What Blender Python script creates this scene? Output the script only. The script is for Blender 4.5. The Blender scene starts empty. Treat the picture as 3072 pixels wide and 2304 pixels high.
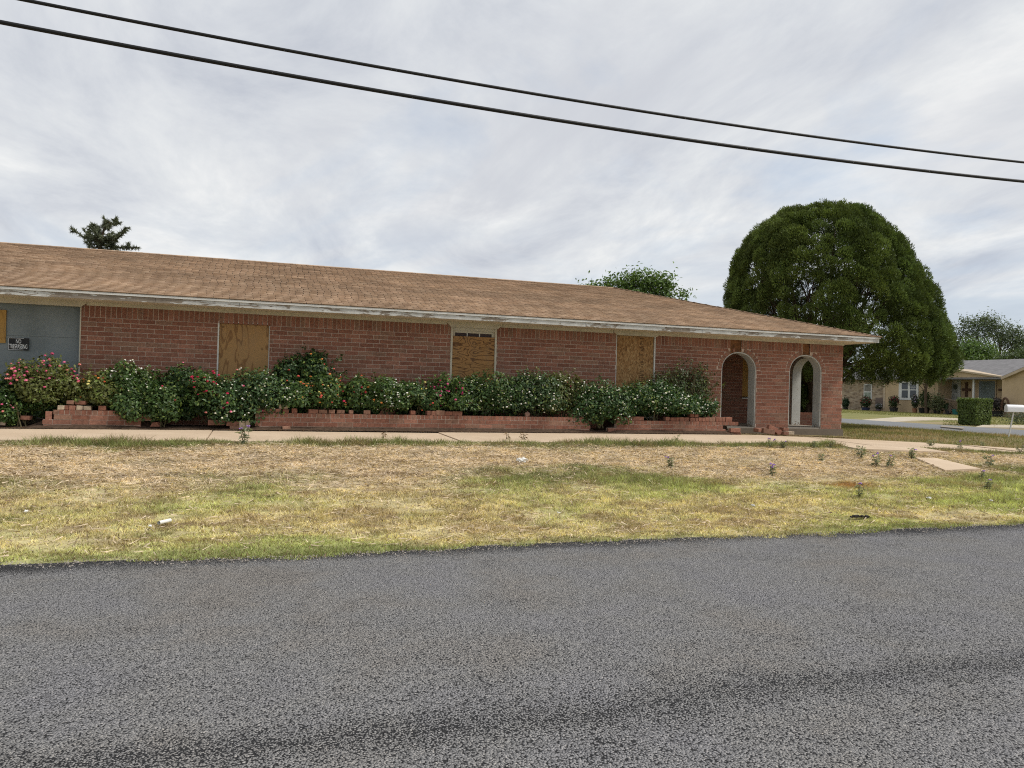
import bpy, math, random
import numpy as np
from mathutils import Vector, Euler

random.seed(7); rng = np.random.default_rng(7)
R = math.radians
scene = bpy.context.scene
COL = scene.collection

# ------------------------------------------------------------------ camera
EYE = 1.0
YAW, PITCH, ROLL = R(18.4), 13.5 / 2307, 0.027
FPX = 2307.0
cam = bpy.data.cameras.new('camera'); cam_o = bpy.data.objects.new('camera', cam); COL.objects.link(cam_o)
cam.sensor_width = 36; cam.lens = 36 * FPX / 3072; cam.clip_start = 0.1; cam.clip_end = 3000
from mathutils import Matrix
fw = Vector((math.sin(YAW) * math.cos(PITCH), math.cos(YAW) * math.cos(PITCH), math.sin(PITCH)))
rt0 = Vector((math.cos(YAW), -math.sin(YAW), 0)); up0 = rt0.cross(fw)
rt = rt0 * math.cos(ROLL) + up0 * math.sin(ROLL); up = up0 * math.cos(ROLL) - rt0 * math.sin(ROLL)
M = Matrix(((rt.x, up.x, -fw.x, 0), (rt.y, up.y, -fw.y, 0), (rt.z, up.z, -fw.z, EYE), (0, 0, 0, 1)))
cam_o.matrix_world = M
scene.camera = cam_o

# ------------------------------------------------------------------ sun and sky
SUN_EL, SUN_AZ = R(52), R(118)          # azimuth from +Y towards +X
sun = bpy.data.lights.new('sun', 'SUN'); sun.energy = 3.0; sun.angle = R(12); sun.color = (1, .95, .86)
sun_o = bpy.data.objects.new('sun', sun); COL.objects.link(sun_o)
sd = Vector((math.sin(SUN_AZ) * math.cos(SUN_EL), math.cos(SUN_AZ) * math.cos(SUN_EL), math.sin(SUN_EL)))
sun_o.rotation_euler = sd.to_track_quat('Z', 'Y').to_euler(); sun_o.location = (30, -20, 40)

world = bpy.data.worlds.new('World'); scene.world = world; world.use_nodes = True
nt = world.node_tree; nt.nodes.clear()
def N(nt, t, **kw):
    n = nt.nodes.new(t)
    for k, v in kw.items():
        if k.startswith('i_'): n.inputs[k[2:].replace('_', ' ')].default_value = v
        else: setattr(n, k, v)
    return n
def mathn(nt, op, a, b=None, clamp=False):
    n = nt.nodes.new('ShaderNodeMath'); n.operation = op; n.use_clamp = clamp
    for i, x in enumerate((a, b)):
        if x is None: continue
        if isinstance(x, (int, float)): n.inputs[i].default_value = x
        else: nt.links.new(x, n.inputs[i])
    return n.outputs[0]
def ramp(nt, fac, stops, interp='LINEAR'):
    n = nt.nodes.new('ShaderNodeValToRGB'); n.color_ramp.interpolation = interp
    e = n.color_ramp.elements
    while len(e) < len(stops): e.new(.5)
    for el, (p, c) in zip(e, stops):
        el.position = p; el.color = (c[0], c[1], c[2], 1) if not isinstance(c, (int, float)) else (c, c, c, 1)
    nt.links.new(fac, n.inputs[0]); return n.outputs[0]
def mixc(nt, fac, a, b, blend='MIX'):
    n = nt.nodes.new('ShaderNodeMix'); n.data_type = 'RGBA'; n.blend_type = blend
    if isinstance(fac, (int, float)): n.inputs[0].default_value = fac
    else: nt.links.new(fac, n.inputs[0])
    for i, x in ((6, a), (7, b)):
        if isinstance(x, tuple): n.inputs[i].default_value = (*x[:3], 1)
        else: nt.links.new(x, n.inputs[i])
    return n.outputs[2]
def noise(nt, vec, scale, detail=4, rough=.55, dist=0.0):
    n = N(nt, 'ShaderNodeTexNoise'); n.inputs['Scale'].default_value = scale; n.inputs['Detail'].default_value = detail
    n.inputs['Roughness'].default_value = rough; n.inputs['Distortion'].default_value = dist
    nt.links.new(vec, n.inputs['Vector']); return n.outputs[0]
def mapping(nt, vec, scale=(1, 1, 1), rot=(0, 0, 0), loc=(0, 0, 0)):
    n = N(nt, 'ShaderNodeMapping'); n.inputs['Scale'].default_value = scale
    n.inputs['Rotation'].default_value = rot; n.inputs['Location'].default_value = loc
    nt.links.new(vec, n.inputs['Vector']); return n.outputs[0]

sky = N(nt, 'ShaderNodeTexSky', sky_type='NISHITA', sun_disc=False)
sky.sun_elevation = SUN_EL; sky.sun_rotation = SUN_AZ; sky.air_density = 1.0; sky.dust_density = 1.5
skyc = mixc(nt, 1.0, sky.outputs[0], (.115, .115, .115), 'MULTIPLY')
tc = N(nt, 'ShaderNodeTexCoord'); sep = N(nt, 'ShaderNodeSeparateXYZ'); nt.links.new(tc.outputs['Generated'], sep.inputs[0])
zz = mathn(nt, 'ADD', mathn(nt, 'MAXIMUM', sep.outputs[2], 0.0), 0.16)
cmb = N(nt, 'ShaderNodeCombineXYZ')
nt.links.new(mathn(nt, 'DIVIDE', sep.outputs[0], zz), cmb.inputs[0]); nt.links.new(mathn(nt, 'DIVIDE', sep.outputs[1], zz), cmb.inputs[1])
pm = mapping(nt, cmb.outputs[0], (1.0, .62, 1), (0, 0, R(-35)))
n1 = noise(nt, pm, 1.7, 10, .62, .5)
n2 = noise(nt, mapping(nt, cmb.outputs[0], (1.0, .6, 1), (0, 0, R(25)), (3.1, 7.7, 0)), 1.2, 7, .58, .6)
n3 = noise(nt, mapping(nt, cmb.outputs[0], (1.1, .7, 1), (0, 0, R(-10)), (33.1, 12.9, 4)), .8, 7, .55, .4)
cloud = ramp(nt, n1, [(.32, (.49, .52, .58)), (.44, (.605, .63, .67)), (.54, (.69, .71, .73)), (.66, (.82, .825, .82))])
cloud = mixc(nt, ramp(nt, n2, [(.48, 0), (.66, .85)]), cloud, (.56, .58, .625))
gap = ramp(nt, n3, [(.57, 0), (.74, .6)])
low = ramp(nt, sep.outputs[2], [(.0, .22), (.12, .15), (.22, 0)])
gap = mathn(nt, 'MAXIMUM', gap, mathn(nt, 'MULTIPLY', low, ramp(nt, n2, [(.42, 0), (.56, 2.4)])), True)
skyb = mixc(nt, .5, skyc, (.40, .55, .75))
final = mixc(nt, gap, cloud, skyb)
bg = N(nt, 'ShaderNodeBackground'); nt.links.new(final, bg.inputs[0]); bg.inputs[1].default_value = 1.06
out = N(nt, 'ShaderNodeOutputWorld'); nt.links.new(bg.outputs[0], out.inputs[0])

vs = scene.view_settings
vs.view_transform = 'Standard'; vs.look = 'None'; vs.gamma = 1; vs.use_curve_mapping = False; vs.exposure = 0.08
scene.cycles.use_denoising = False; scene.cycles.filter_width = 1.1; scene.cycles.sample_clamp_indirect = 4
scene.cycles.max_bounces = 6; scene.cycles.diffuse_bounces = 3; scene.cycles.glossy_bounces = 2; scene.cycles.transparent_max_bounces = 6

# ------------------------------------------------------------------ pixel -> world (photograph is 3072 x 2304)
def ray(px, py):
    x, y = (px - 1536) / FPX, (py - 1152) / FPX
    return fw + rt * x - up * y
def at_v(px, py, v):
    d = ray(px, py); t = v / d.y; return Vector((d.x * t, v, EYE + d.z * t))
def at_u(px, py, u):
    d = ray(px, py); t = u / d.x; return Vector((u, d.y * t, EYE + d.z * t))
def at_z(px, py, z):
    d = ray(px, py); t = (z - EYE) / d.z; return Vector((d.x * t, d.y * t, z))
def at_d(px, py, Y):
    d = ray(px, py); return Vector((d.x * Y, d.y * Y, EYE + d.z * Y))
def at_g(px, py):
    d = ray(px, py); z = -.3
    for _ in range(30):
        t = (z - EYE) / d.z; z = .5 * z + .5 * float(g(np.array(d.x * t), np.array(d.y * t)))
    t = (z - EYE) / d.z
    return Vector((d.x * t, d.y * t, z))

# ------------------------------------------------------------------ mesh helpers
W = {}
class MB:
    def __init__(s): s.v = []; s.f = []; s.c = []
    def add(s, v, f, col=None):
        o = len(s.v); s.v += [tuple(x) for x in v]; s.f += [tuple(i + o for i in q) for q in f]; s.c += [col or (.5, .5, .5)] * len(f)
        return s
    def box(s, a, b, col=None, jit=0):
        (x0, y0, z0), (x1, y1, z1) = a, b
        v = [(x0, y0, z0), (x1, y0, z0), (x1, y1, z0), (x0, y1, z0), (x0, y0, z1), (x1, y0, z1), (x1, y1, z1), (x0, y1, z1)]
        if jit: v = [tuple(c + random.uniform(-jit, jit) for c in p) for p in v]
        return s.add(v, [(0, 3, 2, 1), (4, 5, 6, 7), (0, 1, 5, 4), (1, 2, 6, 5), (2, 3, 7, 6), (3, 0, 4, 7)], col)
    def quad(s, p, col=None): return s.add(p, [tuple(range(len(p)))], col)
    def prism(s, poly, axis, a, b, col=None):
        """poly of 2D points extruded along axis ('x','y','z') from a to b"""
        def P(p, t): return (t, p[0], p[1]) if axis == 'x' else (p[0], t, p[1]) if axis == 'y' else (p[0], p[1], t)
        n = len(poly); v = [P(p, a) for p in poly] + [P(p, b) for p in poly]
        f = [tuple(range(n - 1, -1, -1)), tuple(range(n, 2 * n))] + [(i, (i + 1) % n, n + (i + 1) % n, n + i) for i in range(n)]
        return s.add(v, f, col)
    def tube(s, pts, rad, n=6, col=None, cap=True):
        pts = [Vector(p) for p in pts]; k = len(pts); V = []
        if not isinstance(rad, (list, tuple)): rad = [rad] * k
        for i, p in enumerate(pts):
            t = (pts[min(i + 1, k - 1)] - pts[max(i - 1, 0)]).normalized()
            a = t.cross(Vector((.31, .17, .93)) if abs(t.z) < .9 else Vector((1, .1, 0))).normalized(); b = t.cross(a)
            for j in range(n):
                an = 2 * math.pi * j / n; V.append(p + a * (rad[i] * math.cos(an)) + b * (rad[i] * math.sin(an)))
        F = [(i * n + j, i * n + (j + 1) % n, (i + 1) * n + (j + 1) % n, (i + 1) * n + j) for i in range(k - 1) for j in range(n)]
        if cap: F += [tuple(range(n - 1, -1, -1)), tuple(range((k - 1) * n, k * n))]
        return s.add(V, F, col)
    def lathe(s, prof, c, n=14, col=None):
        """prof: list of (r, z)"""
        V = [(c[0] + r * math.cos(2 * math.pi * j / n), c[1] + r * math.sin(2 * math.pi * j / n), c[2] + z) for r, z in prof for j in range(n)]
        F = [(i * n + j, i * n + (j + 1) % n, (i + 1) * n + (j + 1) % n, (i + 1) * n + j) for i in range(len(prof) - 1) for j in range(n)]
        F += [tuple(range(n - 1, -1, -1)), tuple(range((len(prof) - 1) * n, len(prof) * n))]
        return s.add(V, F, col)
    def blob(s, c, r, col=None, jit=.15, n=6, m=4):
        V = []; F = []
        for i in range(m + 1):
            th = math.pi * i / m
            for j in range(n):
                k = 1 + random.uniform(-jit, jit); ph = 2 * math.pi * (j + .5 * (i % 2)) / n
                V.append((c[0] + r[0] * k * math.sin(th) * math.cos(ph), c[1] + r[1] * k * math.sin(th) * math.sin(ph), c[2] + r[2] * k * math.cos(th)))
        for i in range(m):
            for j in range(n): F.append((i * n + j, (i + 1) * n + j, (i + 1) * n + (j + 1) % n, i * n + (j + 1) % n))
        return s.add(V, F, col)
    def obj(s, name, mat, parent=None, smooth=False, origin=None, colors=False):
        return mesh_obj(name, np.array(s.v, float), s.f, mat, parent, smooth, origin, np.array(s.c) if colors else None)

def place(o, parent, wloc):
    W[o.name] = Vector(wloc)
    if parent is not None:
        o.parent = parent; o.location = Vector(wloc) - W[parent.name]
    else: o.location = wloc
def mesh_obj(name, V, F, mat, parent=None, smooth=False, origin=None, fcol=None):
    if origin is None:
        mn, mx = V.min(0), V.max(0); origin = ((mn[0] + mx[0]) / 2, (mn[1] + mx[1]) / 2, mn[2])
    me = bpy.data.meshes.new(name); me.from_pydata((V - np.array(origin)).tolist(), [], F)
    if fcol is not None:
        a = me.attributes.new('col', 'FLOAT_COLOR', 'FACE')
        a.data.foreach_set('color', np.c_[fcol, np.ones(len(fcol))].astype(np.float32).ravel())
    if mat: me.materials.append(mat)
    if smooth: me.polygons.foreach_set('use_smooth', [True] * len(me.polygons))
    me.update()
    o = bpy.data.objects.new(name, me); COL.objects.link(o); place(o, parent, origin); return o
def tri_obj(name, V, F, mat, parent=None, fcol=None, origin=None, smooth=False):
    V = np.asarray(V, np.float32); F = np.asarray(F, np.int32); k = F.shape[1]
    if origin is None:
        mn, mx = V.min(0), V.max(0); origin = ((mn[0] + mx[0]) / 2, (mn[1] + mx[1]) / 2, mn[2])
    me = bpy.data.meshes.new(name); me.vertices.add(len(V)); me.vertices.foreach_set('co', (V - np.array(origin, np.float32)).ravel())
    me.loops.add(F.size); me.loops.foreach_set('vertex_index', F.ravel())
    me.polygons.add(len(F)); me.polygons.foreach_set('loop_start', np.arange(0, F.size, k, dtype=np.int32))
    if fcol is not None:
        a = me.attributes.new('col', 'FLOAT_COLOR', 'FACE'); a.data.foreach_set('color', np.c_[fcol, np.ones(len(fcol))].astype(np.float32).ravel())
    if smooth: me.polygons.foreach_set('use_smooth', np.ones(len(F), bool))
    me.materials.append(mat); me.update(calc_edges=True)
    o = bpy.data.objects.new(name, me); COL.objects.link(o); place(o, parent, origin); return o
def thing(name, label, cat, loc, group=None):
    o = bpy.data.objects.new(name, None); o.empty_display_size = .2; COL.objects.link(o); place(o, None, loc); tag(o, label, cat, group); return o
def tag(o, label, cat, group=None):
    o['label'] = label; o['category'] = cat
    if group: o['group'] = group
    return o
def struct(o, label=None): 
    o['kind'] = 'structure'
    if label: o['label'] = label
    return o

# ------------------------------------------------------------------ numpy value noise
def vnoise(x, y, seed=0):
    xi = np.floor(x).astype(np.int64); yi = np.floor(y).astype(np.int64); xf = x - xi; yf = y - yi
    def h(a, b):
        n = (a * 374761393 + b * 668265263 + seed * 974711) & 0xffffffff
        n = ((n ^ (n >> 13)) * 1274126177) & 0xffffffff
        return ((n ^ (n >> 16)) & 0xffff) / 65535.0
    sx = xf * xf * (3 - 2 * xf); sy = yf * yf * (3 - 2 * yf)
    return (h(xi, yi) * (1 - sx) + h(xi + 1, yi) * sx) * (1 - sy) + (h(xi, yi + 1) * (1 - sx) + h(xi + 1, yi + 1) * sx) * sy
def fbm(x, y, seed=0, oct=4):
    s = 0; a = .5; t = 0
    for i in range(oct): s = s + a * vnoise(x * 2 ** i, y * 2 ** i, seed + i * 17); t += a; a *= .5
    return s / t
def sstep(a, b, x): t = np.clip((x - a) / (b - a), 0, 1); return t * t * (3 - 2 * t)

# ------------------------------------------------------------------ materials
def newmat(name, rough=.8, spec=.3):
    m = bpy.data.materials.new(name); m.use_nodes = True; t = m.node_tree
    b = t.nodes['Principled BSDF']; b.inputs['Roughness'].default_value = rough; b.inputs['Specular IOR Level'].default_value = spec
    c = N(t, 'ShaderNodeTexCoord'); g_ = N(t, 'ShaderNodeNewGeometry')
    return m, t, b, c.outputs['Object'], g_.outputs['Position']
def setc(t, b, c):
    if isinstance(c, tuple): b.inputs['Base Color'].default_value = (*c[:3], 1)
    else: t.links.new(c, b.inputs['Base Color'])
def bump(t, b, h, strength=.4, dist=.01):
    n = N(t, 'ShaderNodeBump'); n.inputs['Strength'].default_value = strength; n.inputs['Distance'].default_value = dist
    t.links.new(h, n.inputs['Height']); t.links.new(n.outputs[0], b.inputs['Normal'])
def attr(t):
    n = N(t, 'ShaderNodeAttribute'); n.attribute_name = 'col'; return n.outputs['Color']
def plain(name, c, rough=.7, var=.18, scale=6, spec=.3, bmp=0):
    m, t, b, ob, pos = newmat(name, rough, spec)
    n = noise(t, pos, scale, 5, .6)
    f = ramp(t, n, [(.3, 1 - var), (.7, 1 + var)])
    setc(t, b, mixc(t, 1, c, f, 'MULTIPLY'))
    if bmp: bump(t, b, noise(t, pos, scale * 8, 3), bmp, .01)
    return m
def colored(name, rough=.8, var=.2, scale=25, spec=.25, bmp=.3, bs=160):
    m, t, b, ob, pos = newmat(name, rough, spec)
    f = ramp(t, noise(t, pos, scale, 5, .6), [(.3, 1 - var), (.7, 1 + var)])
    big = ramp(t, noise(t, pos, .9, 5, .6), [(.32, .84), (.66, 1.1)])
    setc(t, b, mixc(t, 1, mixc(t, 1, attr(t), f, 'MULTIPLY'), big, 'MULTIPLY'))
    if bmp: bump(t, b, noise(t, pos, bs, 3), bmp, .006)
    return m
def leafmat(name, rough=.45, spec=.4, trans=.25):
    m, t, b, ob, pos = newmat(name, rough, spec)
    a = attr(t); setc(t, b, a)
    if trans:
        tr = N(t, 'ShaderNodeBsdfTranslucent'); t.links.new(mixc(t, 1, a, (1.3, 1.25, .7), 'MULTIPLY'), tr.inputs[0])
        mx = N(t, 'ShaderNodeMixShader'); mx.inputs[0].default_value = trans
        t.links.new(b.outputs[0], mx.inputs[1]); t.links.new(tr.outputs[0], mx.inputs[2])
        t.links.new(mx.outputs[0], t.nodes['Material Output'].inputs[0])
    return m

MAT = {}
MAT['brick'] = colored('brick_clay', .9, .28, 22, .15, .35, 130)
def mortar():
    m, t, b, ob, pos = newmat('mortar', .95, .1)
    setc(t, b, ramp(t, noise(t, pos, 9, 5, .6), [(.3, (.40, .30, .24)), (.7, (.54, .425, .35))])); bump(t, b, noise(t, pos, 90, 3), .5, .006); return m
MAT['mortar'] = mortar()
MAT['shingle'] = colored('asphalt_shingle', .95, .09, 2.0, .1, .5, 220)
MAT['roof_deck'] = plain('roof_underlay', (.07, .05, .04), .95)  # dark colour stands in for shadow in the slots between shingle tabs
def peel():
    m, t, b, ob, pos = newmat('peeling_white_paint', .65, .3)
    base = mapping(t, pos, (1.2, 1, 5.5))
    n = noise(t, base, 3.2, 9, .68, .4); big = noise(t, mapping(t, pos, (.55, .2, 1.5), loc=(4.2, 0, 0)), 1.0, 3, .5)
    mask = mathn(t, 'ADD', n, mathn(t, 'MULTIPLY', mathn(t, 'SUBTRACT', big, .5), .95))
    mask = ramp(t, mask, [(.475, 0), (.49, 1)])
    wood = ramp(t, noise(t, mapping(t, pos, (2, 2, 40)), 3, 5), [(.3, (.13, .105, .085)), (.7, (.29, .25, .20))])
    paint = ramp(t, noise(t, pos, 5, 5), [(.3, (.38, .38, .36)), (.7, (.54, .545, .53))])
    setc(t, b, mixc(t, mask, paint, wood)); bump(t, b, mask, -.5, .004); return m
MAT['fascia'] = peel()
MAT['cream'] = plain('cream_painted_wood', (.50, .46, .37), .6, .12, 3)
MAT['soffit'] = plain('soffit_paint', (.66, .59, .47), .7, .15, 2)
MAT['white'] = plain('white_paint', (.62, .62, .60), .5, .1, 4)
def liner():
    m, t, b, ob, pos = newmat('worn_grey_white_paint', .6, .3)
    sp = N(t, 'ShaderNodeSeparateXYZ'); t.links.new(pos, sp.inputs[0])
    lowz = ramp(t, sp.outputs[2], [(.15, .16), (.32, 0)])
    mask = ramp(t, mathn(t, 'ADD', noise(t, pos, 22, 7, .65), lowz), [(.62, 0), (.66, 1)])
    setc(t, b, mixc(t, mask, ramp(t, noise(t, pos, 3, 4), [(.3, (.38, .38, .355)), (.7, (.48, .48, .455))]), (.19, .15, .11))); return m
MAT['liner'] = liner()
def plywood(name, light, dark, freq=9, sc=(1, 1, 1), seed=0.0, contrast=1.0, knots=True):
    m, t, b, ob, pos = newmat(name, .75, .25)
    p = mapping(t, pos, sc, loc=(seed, seed * .7, seed * 1.3))
    h = noise(t, p, 1.6, 2.0, .45, .9)
    s = mathn(t, 'SINE', mathn(t, 'MULTIPLY', h, freq * 6.283))
    fine = noise(t, mapping(t, pos, (sc[0] * 14, 1, sc[2] * 14)), 6, 4)
    mask = ramp(t, s, [(.35, 0), (.98, 1)])
    c = mixc(t, mathn(t, 'MULTIPLY', mask, contrast), mixc(t, fine, light, tuple(x * .78 for x in light)), dark)
    if knots:
        vo = N(t, 'ShaderNodeTexVoronoi'); vo.inputs['Scale'].default_value = 3.2; t.links.new(mapping(t, pos, loc=(seed * 2, 0, seed)), vo.inputs['Vector'])
        c = mixc(t, ramp(t, vo.outputs['Distance'], [(.04, .75), (.10, 0)]), c, tuple(x * .45 for x in dark))
    c = mixc(t, ramp(t, noise(t, mapping(t, pos, (1.5, 1, .6)), 2.6, 6, .65), [(.5, 0), (.75, .35)]), c, (.20, .155, .11))
    setc(t, b, c); bump(t, b, fine, .15, .003); return m
MAT['ply_pale'] = plywood('weathered_plywood_board', (.40, .235, .10), (.21, .11, .045), 6, (1.9, 1, .6), 3.3, .95)
MAT['ply_dark'] = plywood('strong_grain_plywood', (.36, .195, .075), (.11, .05, .018), 12, (.75, 1, 2.1), 8.1, 1.0, False)
MAT['ply_edge'] = plywood('plywood_scrap', (.44, .26, .075), (.26, .14, .04), 6, (2, 1, 1), 1.2, .6)
def osb():
    m, t, b, ob, pos = newmat('oriented_strand_board', .8, .25)
    vo = N(t, 'ShaderNodeTexVoronoi'); vo.inputs['Scale'].default_value = 1.0
    w = N(t, 'ShaderNodeVectorMath', operation='ADD'); nz = N(t, 'ShaderNodeTexNoise'); nz.inputs['Scale'].default_value = 8; t.links.new(pos, nz.inputs['Vector'])
    sc = N(t, 'ShaderNodeVectorMath', operation='SCALE'); sc.inputs['Scale'].default_value = .10; t.links.new(nz.outputs['Color'], sc.inputs[0])
    t.links.new(pos, w.inputs[0]); t.links.new(sc.outputs[0], w.inputs[1])
    t.links.new(mapping(t, w.outputs[0], (55, 1, 17), (0, R(14), 0)), vo.inputs['Vector'])
    bw = N(t, 'ShaderNodeRGBToBW'); t.links.new(vo.outputs['Color'], bw.inputs[0])
    c = ramp(t, bw.outputs[0], [(.12, (.14, .075, .028)), (.4, (.275, .16, .068)), (.65, (.34, .21, .095)), (.9, (.43, .295, .15))])
    c = mixc(t, 1, c, ramp(t, noise(t, pos, 2.5, 4), [(.3, (.85, .74, .66)), (.7, (1.1, 1.08, 1.05))]), 'MULTIPLY')
    setc(t, b, c); bump(t, b, bw.outputs[0], .25, .003); return m
MAT['osb'] = osb()
def blue():
    m, t, b, ob, pos = newmat('blue_grey_painted_panel', .6, .35)
    c = ramp(t, noise(t, pos, 2.2, 6, .62), [(.25, (.13, .155, .165)), (.5, (.18, .21, .225)), (.8, (.22, .25, .265))])
    st = ramp(t, noise(t, mapping(t, pos, (9, 1, 1.2)), 3, 6), [(.62, 0), (.75, .35)])
    setc(t, b, mixc(t, st, c, (.08, .085, .08))); bump(t, b, noise(t, mapping(t, pos, (8, 1, 40)), 4, 4), .15, .003); return m
MAT['blue'] = blue()
MAT['brown_wood'] = plain('exposed_brown_sheathing', (.17, .075, .03), .85, .4, 7)
MAT['black'] = plain('black_plastic', (.012, .012, .014), .5, .2, 5)
MAT['letter'] = plain('white_letters', (.72, .74, .76), .5, .08, 20)
MAT['ink'] = plain('dark_stencil_ink', (.045, .025, .012), .9, .3, 30)
def conc(name, a, c_, bscale=60, stain=.5):
    m, t, b, ob, pos = newmat(name, .9, .2)
    n1 = noise(t, pos, 1.1, 6, .6); c = ramp(t, n1, [(.3, a), (.7, c_)])
    c = mixc(t, ramp(t, noise(t, pos, 6, 6, .7), [(.56, 0), (.75, stain)]), c, tuple(x * .62 for x in a))
    c = mixc(t, ramp(t, noise(t, pos, bscale * 3, 2), [(.35, .25), (.6, 0)]), c, tuple(x * .7 for x in a))
    setc(t, b, c); bump(t, b, noise(t, pos, bscale, 4), .25, .006); return m
MAT['walk'] = conc('sandy_concrete', (.50, .385, .275), (.60, .475, .35))
MAT['slab'] = conc('grey_concrete', (.24, .21, .175), (.33, .295, .25))
MAT['footing'] = conc('dirty_footing', (.13, .105, .08), (.20, .165, .13))
MAT['drive'] = conc('pale_concrete', (.42, .36, .28), (.52, .46, .37), 20)
def asphalt():
    m, t, b, ob, pos = newmat('chip_seal_asphalt', .9, .12)
    warp = N(t, 'ShaderNodeTexNoise'); warp.inputs['Scale'].default_value = 40; t.links.new(pos, warp.inputs['Vector'])
    w = N(t, 'ShaderNodeVectorMath', operation='SCALE'); w.inputs['Scale'].default_value = .012; t.links.new(warp.outputs['Color'], w.inputs[0])
    p = N(t, 'ShaderNodeVectorMath', operation='ADD'); t.links.new(pos, p.inputs[0]); t.links.new(w.outputs[0], p.inputs[1])
    vo = N(t, 'ShaderNodeTexVoronoi', feature='F1'); vo.inputs['Scale'].default_value = 94; t.links.new(mapping(t, p.outputs[0], (1, 1, .3)), vo.inputs['Vector'])
    bw = N(t, 'ShaderNodeRGBToBW'); t.links.new(vo.outputs['Color'], bw.inputs[0])
    stone = ramp(t, bw.outputs[0], [(.15, (.15, .148, .149)), (.45, (.238, .235, .235)), (.7, (.298, .292, .29)), (.88, (.36, .348, .338)), (.97, (.47, .445, .42))])
    hue = ramp(t, noise(t, pos, .85, 5, .6), [(.34, (1.0, .955, .90)), (.5, (1, 1, 1)), (.66, (.975, .98, 1.03))])
    stone = mixc(t, 1, stone, hue, 'MULTIPLY')
    sp = N(t, 'ShaderNodeSeparateXYZ'); t.links.new(pos, sp.inputs[0])
    wob = mathn(t, 'MULTIPLY', mathn(t, 'SUBTRACT', noise(t, pos, .9, 4), .5), .55)
    yy = mathn(t, 'ADD', sp.outputs[1], wob)
    def band(c, w_, amp): return mathn(t, 'MULTIPLY', ramp(t, mathn(t, 'ABSOLUTE', mathn(t, 'SUBTRACT', yy, c)), [(0.0, 1), (w_, 0)]), amp)
    tar = mathn(t, 'ADD', band(3.50, .28, .17), band(7.45, .38, .42))
    tar = mathn(t, 'ADD', tar, ramp(t, noise(t, pos, 2.3, 5, .65), [(.5, 0), (.75, .10)]))
    thr = mathn(t, 'SUBTRACT', .575, tar)
    gapm = mathn(t, 'MULTIPLY', mathn(t, 'SUBTRACT', vo.outputs['Distance'], thr), 6.0, True)
    gapm.node.use_clamp = True
    c = mixc(t, gapm, stone, (.032, .032, .034))
    setc(t, b, c)
    h = mathn(t, 'SUBTRACT', mathn(t, 'MULTIPLY', bw.outputs[0], .35), mathn(t, 'MULTIPLY', vo.outputs['Distance'], 1.2))
    bump(t, b, h, 1.0, .012); return m
MAT['asphalt'] = asphalt()
MAT['street'] = plain('smooth_grey_asphalt', (.175, .18, .19), .9, .12, 1.2, .2, .2)
MAT['grass'] = leafmat('grass_blades', .8, .1, .3)
def groundm():
    m, t, b, ob, pos = newmat('dry_turf', .95, .05)
    a = attr(t); f = ramp(t, noise(t, pos, 26, 6, .7), [(.3, .62), (.7, 1.1)])
    setc(t, b, mixc(t, 1, a, f, 'MULTIPLY')); bump(t, b, noise(t, pos, 60, 4), .6, .02); return m
MAT['ground'] = groundm()
MAT['soil'] = plain('planter_soil', (.075, .05, .035), .95, .4, 14, .1, .6)
MAT['leaf'] = leafmat('bush_leaves', .42, .28, .25)
MAT['petal'] = colored('petals', .6, .1, 30, .3, 0)
MAT['conifer'] = leafmat('juniper_sprays', .6, .2, .15)
MAT['treeleaf'] = leafmat('tree_leaves', .5, .35, .3)
MAT['bark'] = plain('bark', (.085, .06, .042), .95, .4, 9, .1, .6)
MAT['twig'] = plain('green_brown_stem', (.12, .105, .055), .9, .3, 9)
MAT['cable'] = plain('black_cable_sheath', (.008, .008, .009), .55, .1, 3)
MAT['litter'] = plain('crumpled_white_plastic', (.75, .74, .70), .5, .1, 20)
MAT['bark_dark'] = plain('dark_debris', (.03, .025, .02), .9, .4, 20)

# ------------------------------------------------------------------ ground height
def Ds(u): return np.interp(u, [12, 14.6, 17.5, 20.8, 25, 31], [0, -.075, -.165, -.33, -.42, -.45])
def Dn(u): return np.interp(u, [14.5, 24, 25, 40, 58], [0, -.16, -.2, -.21, -.23])
V_ROAD, V_WALK0, V_WALK1 = 7.45, 14.25, 16.45
def walk_z(u, v): return Ds(u) - .045 * (V_WALK1 - v) / (V_WALK1 - V_WALK0)
def g(u, v):
    u = np.asarray(u, float); v = np.asarray(v, float)
    t = np.clip((v - V_ROAD) / (V_WALK0 - V_ROAD), 0, 1)
    top = Ds(u) - .075 - .05 * sstep(14, 17, u)
    s = .55 * t + .45 * t * t * (3 - 2 * t)
    bank = -.60 + (top + .60) * s
    mid = walk_z(u, np.clip(v, V_WALK0, V_WALK1)) - .07
    w = sstep(16.3, 18.6, v)
    back = (Ds(u) - .03) * (1 - w) + Dn(u) * w
    z = np.where(v < V_WALK0, bank, np.where(v < V_WALK1, mid, back))
    rough = (fbm(u * 1.3, v * 1.3, 5, 3) - .5) * .07 * (t > 0) * (t < 1) * np.minimum(1, np.minimum(t, 1 - t) * 12)
    rough = rough + (fbm(u * 5, v * 5, 6, 2) - .5) * .045 * (t > 0) * (t < 1) * np.minimum(1, np.minimum(t, 1 - t) * 14)
    z = np.where(v < V_ROAD - .05, -.70, z + rough)
    return np.where(v < -4, -.62, z)
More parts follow.
